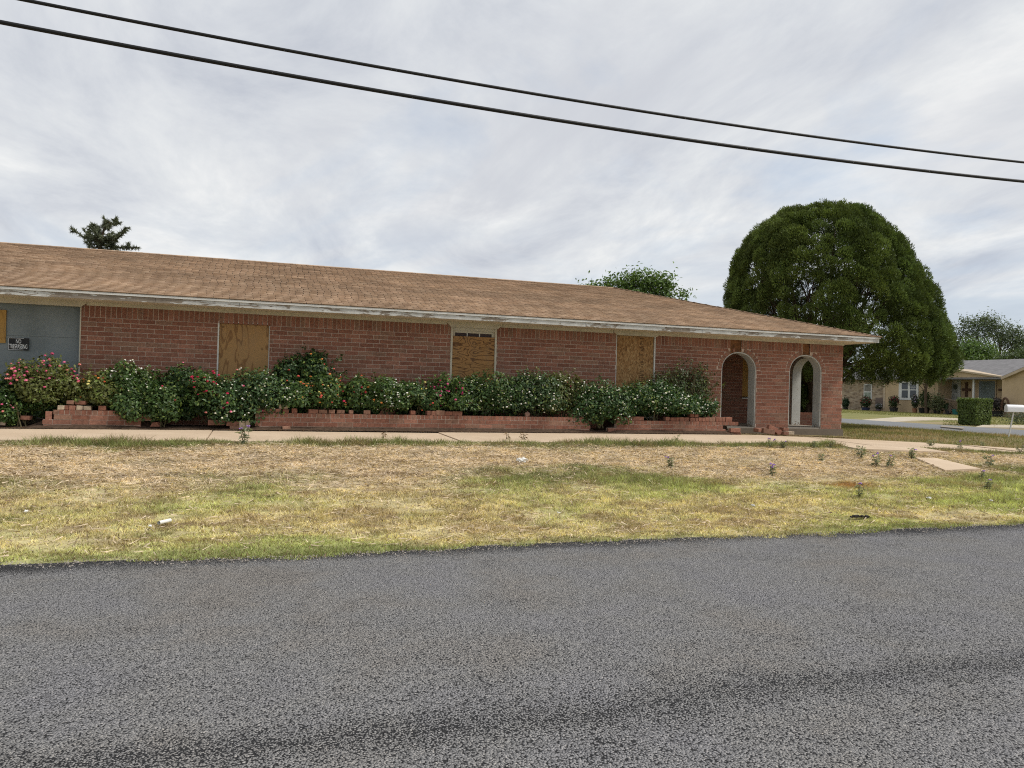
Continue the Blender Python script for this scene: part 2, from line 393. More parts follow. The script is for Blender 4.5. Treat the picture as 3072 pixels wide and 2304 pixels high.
def turf(u, v):
    """dryness 0 green .. 1 straw, for the colours of blades and soil"""
    n = fbm(u * .55 + 3, v * .9, 11, 4); n2 = fbm(u * .2, v * .5, 23, 3)
    prof = np.interp(v, [7.4, 7.75, 8.2, 8.9, 9.6, 10.4, 11.2, 12.0, 13.0, 13.5, 14.0, 14.4], [.20, .36, .58, .62, .52, .46, .58, .77, .77, .50, .02, .0])
    left = -.16 * sstep(8.5, 13, u) * sstep(13.0, 11.5, v) + .10 * sstep(3, 0, u) * sstep(9.0, 10.5, v)
    gb = -.18 * np.exp(-((u - 5.4) / 2.4) ** 2 - ((v - 10.9) / .9) ** 2) - .20 * np.exp(-((u - 12.0) / 1.6) ** 2 - ((v - 10.0) / .9) ** 2)
    d = prof + left + gb + (n - .5) * 1.25 + (n2 - .5) * .55 * sstep(14.0, 13.2, v)
    return np.clip(d, 0, 1)
C_GREEN = np.array([.25, .275, .11]); C_YEL = np.array([.65, .565, .31]); C_STRAW = np.array([.70, .58, .42]); C_EARTH = np.array([.24, .17, .11])
def turf_col(u, v, r):
    d = turf(u, v)[:, None]; up_ = sstep(9.4, 11.4, v)[:, None]
    dry = C_YEL * (1 - up_) + C_STRAW * up_
    lowg = np.array([.47, .51, .20]); gr = lowg * (1 - up_) + C_GREEN * up_
    edge = sstep(7.85, 7.55, v)[:, None]; gr = gr * (1 - edge) + np.array([.29, .33, .125]) * edge
    k = np.clip((d - .5) * 2.2 + .5 + (r[:, None] - .5) * .75, 0, 1)
    c = gr * (1 - k) + dry * k
    rust = np.exp(-((u - 9.15) / .42) ** 2 - ((v - 10.05) / .22) ** 2)[:, None]
    c = c * (.42 + 1.16 * fbm(u * 5, v * 8, 57, 3))[:, None]
    br = sstep(.56, .70, fbm(u * 1.7 + 40, v * 3.2, 71, 4))[:, None] * .55 * sstep(7.6, 8.0, v)[:, None]; c = c * (1 - br) + np.array([.36, .255, .16]) * br
    return c * (1 - rust) + np.array([.46, .24, .08]) * rust

# ================================================================== SETTING
def axis(parts):
    out_ = []
    for a, b, n in parts: out_ += list(np.linspace(a, b, n, endpoint=False))
    return np.array(out_ + [parts[-1][1]])
us = axis([(-900, -60, 8), (-60, -12, 24), (-12, 34, 230), (34, 90, 56), (90, 900, 10)])
vv = axis([(-500, -4, 8), (-4, 7.3, 6), (7.3, 19, 117), (19, 40, 84), (40, 110, 50), (110, 1200, 12)])
UU, VV = np.meshgrid(us, vv); ZZ = g(UU, VV)
GV = np.c_[UU.ravel(), VV.ravel(), ZZ.ravel()]; nu, nv = len(us), len(vv)
ii, jj = np.meshgrid(np.arange(nu - 1), np.arange(nv - 1)); a0 = (jj * nu + ii).ravel()
GF = np.c_[a0, a0 + 1, a0 + 1 + nu, a0 + nu]
fc = GV[GF].mean(1)
gc = turf_col(fc[:, 0], fc[:, 1], vnoise(fc[:, 0] * 9, fc[:, 1] * 9, 3)) * .70 + C_EARTH * .28
fu, fv = fc[:, 0], fc[:, 1]
verge = (fv > 16.2) & (fu < 25.2)
nn = fbm(fu * .9, fv * .9, 41, 4)[:, None]
gc[verge] = (C_EARTH * .9 * (1 - nn) + np.array([.27, .24, .11]) * nn)[verge]
lawn = (fu >= 25.2) & (fv > 14)
gc[lawn] = (np.array([.17, .19, .07]) * (1 - nn) + np.array([.30, .26, .12]) * nn)[lawn]
gravel = (fu > 30) & (fu < 37) & (fv < 33)
gc[gravel] = (np.array([.36, .28, .19]) * (1 - nn) + np.array([.28, .25, .11]) * nn)[gravel]
ground = struct(tri_obj('ground', GV, GF, MAT['ground'], None, gc, (0, 0, 0), True))

# main road, its far edge ragged where grass meets the chip seal
ue = np.r_[np.linspace(-300, -8, 8), np.arange(-7.9, 16, .07), np.linspace(16.2, 500, 10)]
edge = V_ROAD + (fbm(ue * .8, ue * 0, 3, 3) - .5) * .34 + (vnoise(ue * 7, ue * 0, 8) - .5) * .10
rows = [(-3.6, -.60), (0, -.565), (3, -.575), (5.5, -.588), (7.0, -.598)]
RV = []
for y, z in rows: RV += [(x, y, z) for x in ue]
RV += [(x, e, -.602) for x, e in zip(ue, edge)] + [(x, e + .02, -.66) for x, e in zip(ue, edge)]
n_ = len(ue); RF = [(r * n_ + i, r * n_ + i + 1, (r + 1) * n_ + i + 1, (r + 1) * n_ + i) for r in range(len(rows) + 1) for i in range(n_ - 1)]
struct(mesh_obj('road', np.array(RV), RF, MAT['asphalt'], None, False, (0, 0, 0)))

ng = 5200; gu = rng.uniform(-5, 13, ng); gv = V_ROAD + (fbm(gu * .8, gu * 0, 3, 3) - .5) * .34 + .05 - np.abs(rng.normal(0, .13, ng)); gr_ = rng.uniform(.004, .011, ng)
tet = np.array([[1, 0, -.2], [-.5, .85, -.3], [-.5, -.85, -.2], [0, 0, .8], [.3, .2, .6]]); GVs = (tet[None] * rng.uniform(.6, 1.3, (ng, 5, 3)) * gr_[:, None, None]) + np.c_[gu, gv, np.full(ng, -.597)][:, None]
gf = np.array([[0, 1, 4], [1, 2, 3], [2, 0, 3], [0, 4, 3], [4, 1, 3]]); GFs = (np.arange(ng)[:, None, None] * 5 + gf[None]).reshape(-1, 3)
gcl = np.repeat(np.array([.20, .18, .16])[None] * rng.uniform(.4, 1.8, (ng, 1)), 5, 0)
lg = tri_obj('loose_gravel', GVs.reshape(-1, 3), GFs, MAT['brick'], None, gcl); lg['kind'] = 'stuff'; tag(lg, 'loose gravel scattered along the ragged road edge', 'gravel')

# side street beyond the house
sv = axis([(-3, 13, 5), (13, 60, 48), (60, 500, 8)]); SV = []
for y in sv:
    for x in (25.0, 26.5, 28, 29.5, 30.8):
        SV.append((x + .05 * math.sin(y * 1.7), y, float(g(np.array(27.), np.array(max(y, 7.6)))) + .035 + .02 * (1 - ((x - 27.9) / 3) ** 2)))
SF = [(i * 5 + j, i * 5 + j + 1, i * 5 + j + 6, i * 5 + j + 5) for i in range(len(sv) - 1) for j in range(4)]
struct(mesh_obj('side_street', np.array(SV), SF, MAT['street'], None, True, (27.9, 30, -.2)))

# sidewalk, slab by slab
j1 = at_z(640, 1290, 0).x; j2 = at_z(1880, 1301, 0).x
joints = [-18, -12.6, -7.4, j1, (j1 + j2) / 2, j2, j2 + 5.2, j2 + 10.4, j2 + 15.6]
sw = bpy.data.objects.new('sidewalk', None); COL.objects.link(sw); place(sw, None, (5, 15.25, 0)); struct(sw)
for a, b in zip(joints[:-1], joints[1:]):
    m = MB(); k = max(2, int((b - a) / .6)); xs = np.linspace(a + .009, b - .009, k)
    tilt = random.uniform(-.004, .004)
    for x0, x1 in zip(xs[:-1], xs[1:]):
        for y0, y1 in ((V_WALK0, 15.25), (15.25, V_WALK1)):
            m.quad([(x, y, float(walk_z(x, y)) + tilt * (x - a)) for x, y in ((x0, y0), (x1, y0), (x1, y1), (x0, y1))])
    for y, s in ((V_WALK0, 1), (V_WALK1, -1)):
        for x0, x1 in zip(xs[:-1], xs[1:]):
            q = [(x0, y, float(walk_z(x0, y)) - .12), (x1, y, float(walk_z(x1, y)) - .12), (x1, y, float(walk_z(x1, y)) + tilt * (x1 - a)), (x0, y, float(walk_z(x0, y)) + tilt * (x0 - a))]
            m.quad(q if s > 0 else q[::-1])
    for x, s in ((xs[0], 1), (xs[-1], -1)):
        q = [(x, V_WALK0, float(walk_z(x, V_WALK0)) - .12), (x, V_WALK0, float(walk_z(x, V_WALK0)) + tilt * (x - a)), (x, V_WALK1, float(walk_z(x, V_WALK1)) + tilt * (x - a)), (x, V_WALK1, float(walk_z(x, V_WALK1)) - .12)]
        m.quad(q if s > 0 else q[::-1])
    m.obj('concrete_slab', MAT['walk'], sw)
def flat_slab(name, px, mat, th=.10, lift=.03, sub=1):
    P = [at_g(*p) for p in px]
    m = MB(); top = [(p.x, p.y, p.z + lift) for p in P]; n = len(top)
    m.add(top + [(x, y, z - th) for x, y, z in top], [tuple(range(n))] + [(i, n + i, n + (i + 1) % n, (i + 1) % n) for i in range(n)])
    o = m.obj(name, mat)
    bpy.context.view_layer.update()
    return o
# walk that once led from the sidewalk down to the road: a stub and a half-buried slab
x0 = at_z(2568, 1352, -.14).x; x1 = at_z(2738, 1349, -.2).x
m = MB(); xa, xb = x0 + .1, x1 + .1
zz0, zz1 = float(walk_z(xa, V_WALK0)) + .002, float(walk_z(xb, V_WALK0)) + .002
m.add([(xa - .25, 13.15, zz0 - .02), (xb - .35, 13.15, zz1 - .02), (xb, V_WALK0 - .012, zz1 - .002), (xa, V_WALK0 - .012, zz0 - .002)] + [(xa - .25, 13.15, zz0 - .2), (xb - .35, 13.15, zz1 - .2), (xb, V_WALK0 - .012, zz1 - .2), (xa, V_WALK0 - .012, zz0 - .2)],
      [(0, 1, 2, 3), (0, 4, 5, 1), (1, 5, 6, 2), (3, 7, 4, 0)])
struct(m.obj('walkway_stub', MAT['walk']))
struct(flat_slab('buried_walkway_slab', [(2747, 1380), (2835, 1418), (2941, 1413), (2808, 1381)], MAT['walk'], .14, .05))
# neighbour's drive and kerb
Zn = -.2
def poly_sheet(name, px, mat, z, th=.1):
    P = [at_z(x, y, z) for x, y in px]; n = len(P); m = MB()
    v = [(p.x, p.y, z) for p in P]; m.add(v + [(x, y, z - th) for x, y, _ in v], [tuple(range(n))] + [(i, n + i, n + (i + 1) % n, (i + 1) % n) for i in range(n)])
    return m.obj(name, mat)
struct(poly_sheet('driveway', [(2585, 1259), (2673, 1266), (2724, 1262), (2800, 1259), (2890, 1259.5), (2890, 1255), (2760, 1250.5), (2689, 1251.5)], MAT['drive'], -.165))
struct(poly_sheet('kerb', [(2822, 1280), (2888, 1286), (2893, 1282.5), (2826, 1275.5)], MAT['slab'], -.10, .12))
struct(poly_sheet('garden_path', [(2925, 1281), (3072, 1283), (3072, 1275), (2950, 1274)], MAT['drive'], -.15, .1))

# ------------------------------------------------------------------ grass
def blades(name, u, v, h, w, lean, col, mat=MAT['grass'], flat=0.0):
    n = len(u); z = g(u, v) - .004; z = np.where((v < 7.6) & (z < -.604), -.604, z)
    az = rng.uniform(0, 2 * np.pi, n); d = np.c_[np.cos(az), np.sin(az), np.zeros(n)]
    la = rng.uniform(0, 2 * np.pi, n); L = np.c_[np.cos(la), np.sin(la), np.zeros(n)] * (lean * h)[:, None]
    b = np.c_[u, v, z]; hz = h * np.sqrt(np.clip(1 - lean ** 2, .02, 1))
    V = np.empty((n, 3, 3)); V[:, 0] = b - d * (w / 2)[:, None]; V[:, 1] = b + d * (w / 2)[:, None]; V[:, 2] = b + L; V[:, 2, 2] += hz
    o = tri_obj(name, V.reshape(-1, 3), np.arange(3 * n).reshape(n, 3), mat, None, col, (0, 0, 0)); o['kind'] = 'stuff'; return o
NB = 600000
v_ = V_ROAD - .28 + (V_WALK0 - V_ROAD + .31) * rng.random(NB) ** 1.0
ul = -.2741 * v_ - 2.2; ur = 1.2865 * v_ + 2.6
u_ = ul + (ur - ul) * rng.random(NB)
# keep blades off the two walkway pieces
P1 = [at_g(*p) for p in [(2747, 1380), (2835, 1418), (2941, 1413), (2808, 1381)]]
def inside(u, v, P):
    r = np.zeros(len(u), bool)
    for i in range(len(P)):
        a, b = P[i], P[(i + 1) % len(P)]
        c = ((a.y > v) != (b.y > v)) & (u < (b.x - a.x) * (v - a.y) / (b.y - a.y + 1e-12) + a.x); r ^= c
    return r
keep = ~inside(u_, v_, P1) & ~((u_ > xa - .2) & (u_ < xb - .05) & (v_ > 13.2))
ed = V_ROAD + (fbm(u_ * .8, u_ * 0, 3, 3) - .5) * .34 + (vnoise(u_ * 7, u_ * 0, 8) - .5) * .10
creep = vnoise(u_ * 1.9, v_ * 0, 77) * .6 + vnoise(u_ * 6, v_ * 0, 78) * .4; keep &= (v_ > ed - .03 - .42 * np.maximum(0, creep - .5)) & ~((v_ < ed) & (rng.random(NB) < .45)) 
bare = fbm(u_ * 1.1, v_ * 2.2, 61, 4); keep &= ~((bare > .66) & (rng.random(NB) < .75))
u_, v_ = u_[keep], v_[keep]; nb = len(u_)
rr = rng.random(nb); dry = turf(u_, v_)
clump = fbm(u_ * 5, v_ * 5, 31, 3)
h_ = (.022 + .04 * rng.random(nb)) * (.55 + .95 * clump)
near_walk = sstep(13.35, 14.05, v_); h_ *= 1 + near_walk * (.15 + .75 * sstep(.4, .75, fbm(u_ * 1.3, v_ * 0, 19, 3))) * (1 - .7 * sstep(13.5, 16, u_))
h_ *= 1 - .25 * sstep(8.9, 8.0, v_)
green_tuft = sstep(.45, .15, dry); h_ *= 1 + .8 * green_tuft * sstep(8.2, 9.2, v_)
lean = np.clip(.35 + .55 * rng.random(nb) + .35 * (dry > .5) * (v_ > 10.2), 0, .985); h_ *= 1 + .5 * (lean > .8)
wd = .007 + .007 * rng.random(nb) + .004 * sstep(9, 13, v_)
cc = turf_col(u_, v_, rr) * (.58 + .85 * rng.random(nb))[:, None]
dead = rng.random(nb) < .15; cc[dead] = C_EARTH * (.6 + .8 * rng.random(dead.sum()))[:, None]  # dead brown blades, whose dark colour also paints in shadows of the thatch
go = blades('grass', u_, v_, h_, wd, lean, cc); tag(go, 'patchy dry and green grass covering the bank between road and sidewalk', 'grass')
NS = 90000; v_ = rng.uniform(V_ROAD + .1, V_WALK0 - .1, NS); u_ = -.2741 * v_ - 2.0 + (1.56 * v_ + 4.2) * rng.random(NS)
k = (rng.random(NS) < .25 + .75 * sstep(9.8, 11.2, v_)) & ~inside(u_, v_, P1) & ~((u_ > xa - .2) & (u_ < xb - .05) & (v_ > 13.2)) & (rng.random(NS) < 1.3 * turf(u_, v_)); u_, v_ = u_[k], v_[k]; ns_ = len(u_)
dk = rng.random(ns_) < .26; cc = np.where(dk[:, None], np.array([.24, .17, .115]), np.array([.74, .61, .46])) * rng.uniform(.6, 1.2, (ns_, 1)); zz_ = g(u_, v_) + .012 + .022 * rng.random(ns_)  # dark bits among the straw double as painted shadow flecks
az = rng.uniform(0, 2 * np.pi, ns_); ln_ = rng.uniform(.025, .085, ns_); d_ = np.c_[np.cos(az) * ln_, np.sin(az) * ln_, rng.normal(0, .012, ns_)]; w_ = np.c_[-np.sin(az), np.cos(az), rng.normal(0, .5, ns_)] * rng.uniform(.003, .007, ns_)[:, None]; b_ = np.c_[u_, v_, zz_]
V = np.stack([b_ - d_ - w_, b_ - d_ + w_, b_ + d_], 1).reshape(-1, 3); o = tri_obj('dry_thatch', V, np.arange(3 * ns_).reshape(-1, 3), MAT['grass'], None, cc, (0, 0, 0)); o['kind'] = 'stuff'; tag(o, 'dead straw lying matted over the dry upper bank', 'straw')
# rougher brown turf on the verge right of the house
NB2 = 60000; u_ = rng.uniform(14.2, 25.2, NB2); v_ = rng.uniform(16.3, 34, NB2) ** 1.0
k = (u_ / v_ > .62) & (u_ / v_ < 1.36) & ~((u_ < 15.7) & (v_ > 17.0)); u_, v_ = u_[k], v_[k]; nb = len(u_)
n4 = fbm(u_ * .8, v_ * .8, 91, 4); rr = rng.random(nb); kk = np.clip((n4 - .5) * 3 + rr - .1, 0, 1)[:, None]
cc = np.array([.22, .24, .085]) * (1 - kk) + np.array([.46, .35, .20]) * kk; cc *= (.55 + .6 * rng.random(nb))[:, None]
go = blades('verge_grass', u_, v_, (.05 + .09 * rng.random(nb)) * (.5 + n4), .012 + .01 * rng.random(nb), .2 + .7 * rng.random(nb), cc)
tag(go, 'brownish rough grass on the verge beside the side street', 'grass')
NB3 = 30000; u_ = rng.uniform(31, 57, NB3); v_ = rng.uniform(26, 80, NB3); k = (u_ / v_ > .7) & (u_ / v_ < 1.35); u_, v_ = u_[k], v_[k]; nb = len(u_)
n4 = fbm(u_ * .3, v_ * .3, 95, 4)[:, None]; cc = (np.array([.12, .165, .05]) * (1 - n4) + np.array([.30, .27, .11]) * n4) * (.7 + .5 * rng.random(nb))[:, None]
k = ~((u_ < 44) & (u_ / v_ > .84) & (u_ / v_ < 1.1) & (v_ < 48)); 
go = blades('lawn_grass', u_[k], v_[k], .06 + .06 * rng.random(k.sum()), .03 + .02 * rng.random(k.sum()), .3 + .5 * rng.random(k.sum()), cc[k])
tag(go, 'mown lawn in front of the tan house across the street', 'lawn')

# ================================================================== BRICK HOUSE
VW = 17.45; C = .094; L = .31; FL = .145; SOF = FL + 25 * C; TH = .30
U_L, U_C = -13.0, at_v(2527, 1180, VW).x
VE = VW - .72; EAVE_Z = 2.663; U_E = at_v(2638, 1016, VE).x
RUN = 5.43; V_RIDGE = VE + RUN; RISE = 1.607; V_BACK = VE + 2 * RUN - .72
house = thing('brick_house', 'long low red brick house with boarded windows and brown shingle hip roof', 'house', ((U_L + U_C) / 2, VW + 5, 0))
def bcol(k=None):
    r = random.random() if k is None else k
    base = [(.222, .10, .072), (.238, .109, .079), (.205, .092, .067), (.254, .122, .09), (.216, .104, .077), (.222, .124, .092)][int(r * 5.999)]
    f = random.uniform(.90, 1.10); return (base[0] * f * 1.08, base[1] * f * 1.09, base[2] * f * 1.03)
# openings from the photograph (u ranges on the wall plane)
def uo(px, py): return at_v(px, py, VW).x
OP = {'panel': (U_L + .6, uo(241, 1000)), 'win': (uo(652, 1040), uo(808, 1040)), 'door': (uo(1351, 1060), uo(1489, 1060)), 'osb': (uo(1848, 1080), uo(1965, 1080))}
TOPS = {'panel': SOF, 'win': at_v(730, 967, VW).z, 'door': SOF, 'osb': SOF}
ARCH = []
for (l, r, top_px) in (((2165, 1110), (2269.5, 1110), (2208, 1055)), ((2368.5, 1120), (2466, 1120), (2413, 1064))):
    a, b = uo(*l), uo(*r); ztop = at_v(*top_px, VW).z; ARCH.append(((a + b) / 2, (b - a) / 2, ztop))
MISS = [(uo(2192, 1030), uo(2226, 1030)), (uo(2408, 1040), uo(2430, 1040))]
RB = .47                                                   # rise of the arch heads
RING = .105
def arch_half(i, z, off=0):
    uc, a, zt = ARCH[i]; zs = zt - RB
    if z <= zs: return a
    t = (z - zs) / (RB + off)
    return 0 if t >= 1 else (a + off) * math.sqrt(1 - t * t)

wall = None
# mortar core of the front wall
m = MB(); yf, yb = VW + .0065, VW + TH
def slabs(u0, u1, z0, z1): m.box((u0, yf, z0), (u1, yb, z1))
slabs(U_L, OP['panel'][0], 0, SOF); m.box((OP['panel'][0] - .05, VW + .21, 0), (OP['panel'][1] + .05, VW + .29, SOF - .002))
slabs(OP['panel'][1], OP['win'][0], 0, SOF); slabs(OP['win'][0] + .001, OP['win'][1] - .001, TOPS['win'], SOF - .001)
slabs(OP['win'][1], OP['door'][0], 0, SOF); slabs(OP['door'][1], OP['osb'][0], 0, SOF)
a1 = ARCH[0][0] - ARCH[0][1]; slabs(OP['osb'][1], a1, 0, SOF)
slabs(ARCH[0][0] + ARCH[0][1], ARCH[1][0] - ARCH[1][1], 0, SOF); slabs(ARCH[1][0] + ARCH[1][1], U_C - .010, 0, SOF)
for i, (uc, a, zt) in enumerate(ARCH):
    K = 28; zs = zt - RB
    for k in range(K):
        t0, t1 = math.pi * (1 - k / K), math.pi * (1 - (k + 1) / K)
        u0, u1 = uc + a * math.cos(t0), uc + a * math.cos(t1); z0, z1 = zs + RB * math.sin(t0), zs + RB * math.sin(t1)
        um = (u0 + u1) / 2
        y_ = yf + (.05 if MISS[i][0] < um < MISS[i][1] else 0)
        m.quad([(u0, y_, z0), (u1, y_, z1), (u1, y_, SOF), (u0, y_, SOF)]); m.quad([(u0, yb, SOF), (u1, yb, SOF), (u1, yb, z1), (u0, yb, z0)])
        m.quad([(u0, yf, z0), (u0, yb, z0), (u1, yb, z1), (u1, yf, z1)])
wall = m.obj('wall', MAT['mortar'], house)

# ---- every brick: (s, z, width, height) lists
def intervals_front(z):
    cut = []
    for k, (a, b) in OP.items():
        if z < TOPS[k]: cut.append((a, b))
    for i, (uc, a, zt) in enumerate(ARCH):
        zs = zt - RB
        hw = arch_half(i, z, RING + .012) if z > zs else a
        if hw > 0.0: cut.append((uc - hw - .004, uc + hw + .004))
    return cut
def course(s0, s1, cuts, off, jw=.010, length=L):
    """brick spans in [s0,s1] minus cuts, running bond"""
    sp = [(s0, s1)]
    for a, b in cuts:
        nsp = []
        for x, y in sp:
            if b <= x or a >= y: nsp.append((x, y)); continue
            if a > x: nsp.append((x, a))
            if b < y: nsp.append((b, y))
        sp = nsp
    res = []
    for x, y in sp:
        k = math.floor((x - off) / length); p = off + k * length
        while p < y:
            a, b = max(p, x), min(p + length, y)
            if b - a > .035: res.append((a + jw / 2, b - jw / 2))
            p += length
    return res
front = []
for c in range(-1, 22):
    z0 = FL + c * C; drift = random.uniform(-.02, .02)
    for a, b in course(U_L, U_C, intervals_front(z0 + C / 2), (.155 if c % 2 else 0) + drift, .014): front.append((a, b, z0 + .0065, z0 + C - .0065))
zso = FL + 22 * C                                             # soldier course
for a, b in course(U_L, U_C, [OP['panel'], OP['door'], OP['osb']] + MISS, 0, .015, .098): front.append((a, b, zso + .005, SOF - .004))
def vis_size(b): 
    p = Vector(((b[0] + b[1]) / 2, VW, b[2])); return (b[1] - b[0]) * (b[3] - b[2]) / (p - Vector((0, 0, EYE))).length ** 2
cand = [b for b in front if b[2] > 1.05 and -4.3 < b[0] and not (b[0] < OP['panel'][1])]
cand.sort(key=vis_size, reverse=True); single = set(cand[:300])
tmpl = {}
def brick_mesh(w, h, k):
    key = (round(w, 3), round(h, 3), k)
    if key not in tmpl:
        mb = MB(); mb.box((-w / 2, 0, 0), (w / 2, .06, h)); v = [tuple(x) for x in mb.v]
        me = bpy.data.meshes.new('brick'); me.from_pydata(v, [], mb.f); a = me.attributes.new('col', 'FLOAT_COLOR', 'FACE')
        c_ = bcol((k + .5) / 12); a.data.foreach_set('color', np.tile(np.r_[c_, 1].astype(np.float32), 6)); me.materials.append(MAT['brick']); me.update(); tmpl[key] = me
    return tmpl[key]
def add_brick(parent, x, y, z, w, h, rot=None, k=None):
    o = bpy.data.objects.new('brick', brick_mesh(w, h, random.randrange(12) if k is None else k)); COL.objects.link(o); place(o, parent, (x, y, z))
    if rot: o.rotation_euler = rot
    return o
rest = MB()
for b in front:
    proud = random.uniform(-.004, .003)
    if b in single: add_brick(wall, (b[0] + b[1]) / 2, VW + proud, b[2], b[1] - b[0], b[3] - b[2])
    else: rest.box((b[0], VW + proud, b[2]), (b[1], VW + .06, b[3]), bcol())
# arch rings of brick on edge
for i, (uc, a, zt) in enumerate(ARCH):
    zs = zt - RB; n = 21
    for k in range(n):
        t0, t1 = math.pi * (k + .09) / n, math.pi * (k + .91) / n
        tm = (t0 + t1) / 2; um = uc + (a + .05) * math.cos(tm)
        if MISS[i][0] - .04 < um < MISS[i][1] + .06 and random.random() < .92: continue
        p = [(uc + (a + o_) * math.cos(t), zs + (RB + o_) * math.sin(t)) for o_, t in ((.004, t0), (.004, t1), (RING, t1), (RING, t0))]
        ring = MB(); ring.prism(p[::-1], 'y', VW - random.uniform(0, .008), VW + .06, bcol(random.uniform(.5, 1))); ring.obj('arch_brick', MAT['brick'], wall, colors=True)
# side wall (right end) and porch back wall, with their bricks
END_V = (19.2 - 1.1, 19.2)
m = MB(); x0, x1 = U_C - TH, U_C - .010
m.box((x0, VW + TH + .001, 0), (x1, END_V[0], SOF)); m.box((x0, END_V[1], 0), (x1, V_BACK, SOF))
vc, va = sum(END_V) / 2, (END_V[1] - END_V[0]) / 2; zt = ARCH[1][2]; zs = zt - RB
for k in range(20):
    t0, t1 = math.pi * (1 - k / 20), math.pi * (1 - (k + 1) / 20)
    p0, p1 = vc + va * math.cos(t0), vc + va * math.cos(t1); z0, z1 = zs + RB * math.sin(t0), zs + RB * math.sin(t1)
    m.quad([(x0, p0, SOF), (x0, p1, SOF), (x0, p1, z1), (x0, p0, z0)]); m.quad([(x1, p0, z0), (x1, p1, z1), (x1, p1, SOF), (x1, p0, SOF)])
    m.quad([(x0, p0, z0), (x0, p1, z1), (x1, p1, z1), (x1, p0, z0)])
m.obj('end_wall', MAT['mortar'], house)
for c in range(25):
    z0 = FL + c * C; z = z0 + C / 2
    hw = va if z <= zs else (0 if z >= zt + RING else (va + RING) * math.sqrt(max(0, 1 - ((z - zs) / (RB + RING)) ** 2)))
    cut = [(vc - hw, vc + hw)] if hw > 0 else []
    for a, b in course(VW, V_BACK, cut, .1 + (.155 if c % 2 else 0)): rest.box((U_C - .06, a, z0 + .005), (U_C + random.uniform(-.003, .003), b, z0 + C - .005), bcol())
VBK = 20.0; PW = (uo(2229, 1100) * VBK / VW, U_C - TH - .3)
m = MB(); m.box((11.0, VBK + .010, 0), (PW[0], VBK + .2, SOF)); m.box((PW[1], VBK + .010, 0), (U_C - TH, VBK + .2, SOF))
zsill = at_v(2240, 1193, VBK).z
m.box((PW[0], VBK + .011, 0), (PW[1], VBK + .2, zsill)); m.box((PW[0], VBK + .011, SOF - .25), (PW[1], VBK + .2, SOF))
m.box((10.8, VW + TH, 0), (11.0, VBK + .2, SOF))
pb = m.obj('porch_back_wall', MAT['mortar'], house)
for c in range(25):
    z0 = FL + c * C; cut = [PW] if zsill < z0 + C / 2 < SOF - .25 else []
    for a, b in course(11.0, U_C - TH, cut, (.155 if c % 2 else 0)): rest.box((a, VBK + random.uniform(-.003, .003), z0 + .005), (b, VBK + .05, z0 + C - .005), bcol())
rest_o = rest.obj('brick_courses', MAT['brick'], wall, colors=True); rest_o['kind'] = 'stuff'
m = MB(); m.box((PW[0] + .01, VBK + .05, zsill + .03), (PW[1] - .01, VBK + .07, SOF - .26)); wnd = m.obj('porch_window_board', MAT['ply_edge'], pb)
m = MB(); m.box((PW[0] - .03, VBK - .04, zsill - .035), (PW[1] + .03, VBK + .05, zsill)); m.obj('window_sill', MAT['white'], pb)
# remaining enclosure
m = MB(); m.box((U_L - .2, VW + .02, 0), (U_L - .001, V_BACK, SOF)); m.box((U_L, V_BACK - .2, 0), (U_C - TH - .001, V_BACK, SOF)); m.obj('rear_wall', MAT['mortar'], house)
# porch floor and footing
m = MB(); m.box((11.0, VW + .02, -.35), (U_C - .02, VBK, FL)); m.obj('porch_floor', MAT['slab'], house)
m = MB(); m.box((a1 - .3, VW - .05, -.4), (U_C + .012, VW + .02, FL - .03)); m.box((U_C - .02, VW + .021, -.4), (U_C + .012, V_BACK, FL - .03)); m.box((U_L, VW + .02, -.3), (a1 - .301, VW + .2, FL)); m.obj('foundation', MAT['footing'], house)
# painted linings of the three arches
def lining(path, wfun, name):
    """path: list of 2D points (s,z) outer edge, open; wfun maps (s,depth,z)"""
    m = MB(); t = .028
    inner = []
    for i, p in enumerate(path):
        a, b = path[max(i - 1, 0)], path[min(i + 1, len(path) - 1)]
        d = Vector((b[0] - a[0], b[1] - a[1])).normalized(); n = Vector((d.y, -d.x)); inner.append((p[0] + n.x * t, p[1] + n.y * t))
    for i in range(len(path) - 1):
        o0, o1, i0, i1 = path[i], path[i + 1], inner[i], inner[i + 1]
        for A in ([wfun(i0[0], 0, i0[1]), wfun(i1[0], 0, i1[1]), wfun(i1[0], 1, i1[1]), wfun(i0[0], 1, i0[1])], [wfun(o0[0], 0, o0[1]), wfun(o1[0], 0, o1[1]), wfun(i1[0], 0, i1[1]), wfun(i0[0], 0, i0[1])], [wfun(o0[0], 1, o0[1]), wfun(i0[0], 1, i0[1]), wfun(i1[0], 1, i1[1]), wfun(o1[0], 1, o1[1])]):
            m.quad(A)
    return m.obj(name, MAT['liner'], house)
def arch_path(c, a, zt):
    zs = zt - RB
    return [(c - a, FL)] + [(c - a, zs)] + [(c + a * math.cos(math.pi * (1 - k / 26)), zs + RB * math.sin(math.pi * k / 26)) for k in range(1, 26)] + [(c + a, zs), (c + a, FL)]
for uc, a, zt in ARCH: lining(arch_path(uc, a - .003, zt - .003), lambda s, d, z: (s, VW + .022 + d * (TH - .008), z), 'arch_lining')
lining(arch_path(vc, va - .003, ARCH[1][2] - .003), lambda s, d, z: (U_C - TH - .012 + d * (TH + .004), s, z), 'arch_lining')
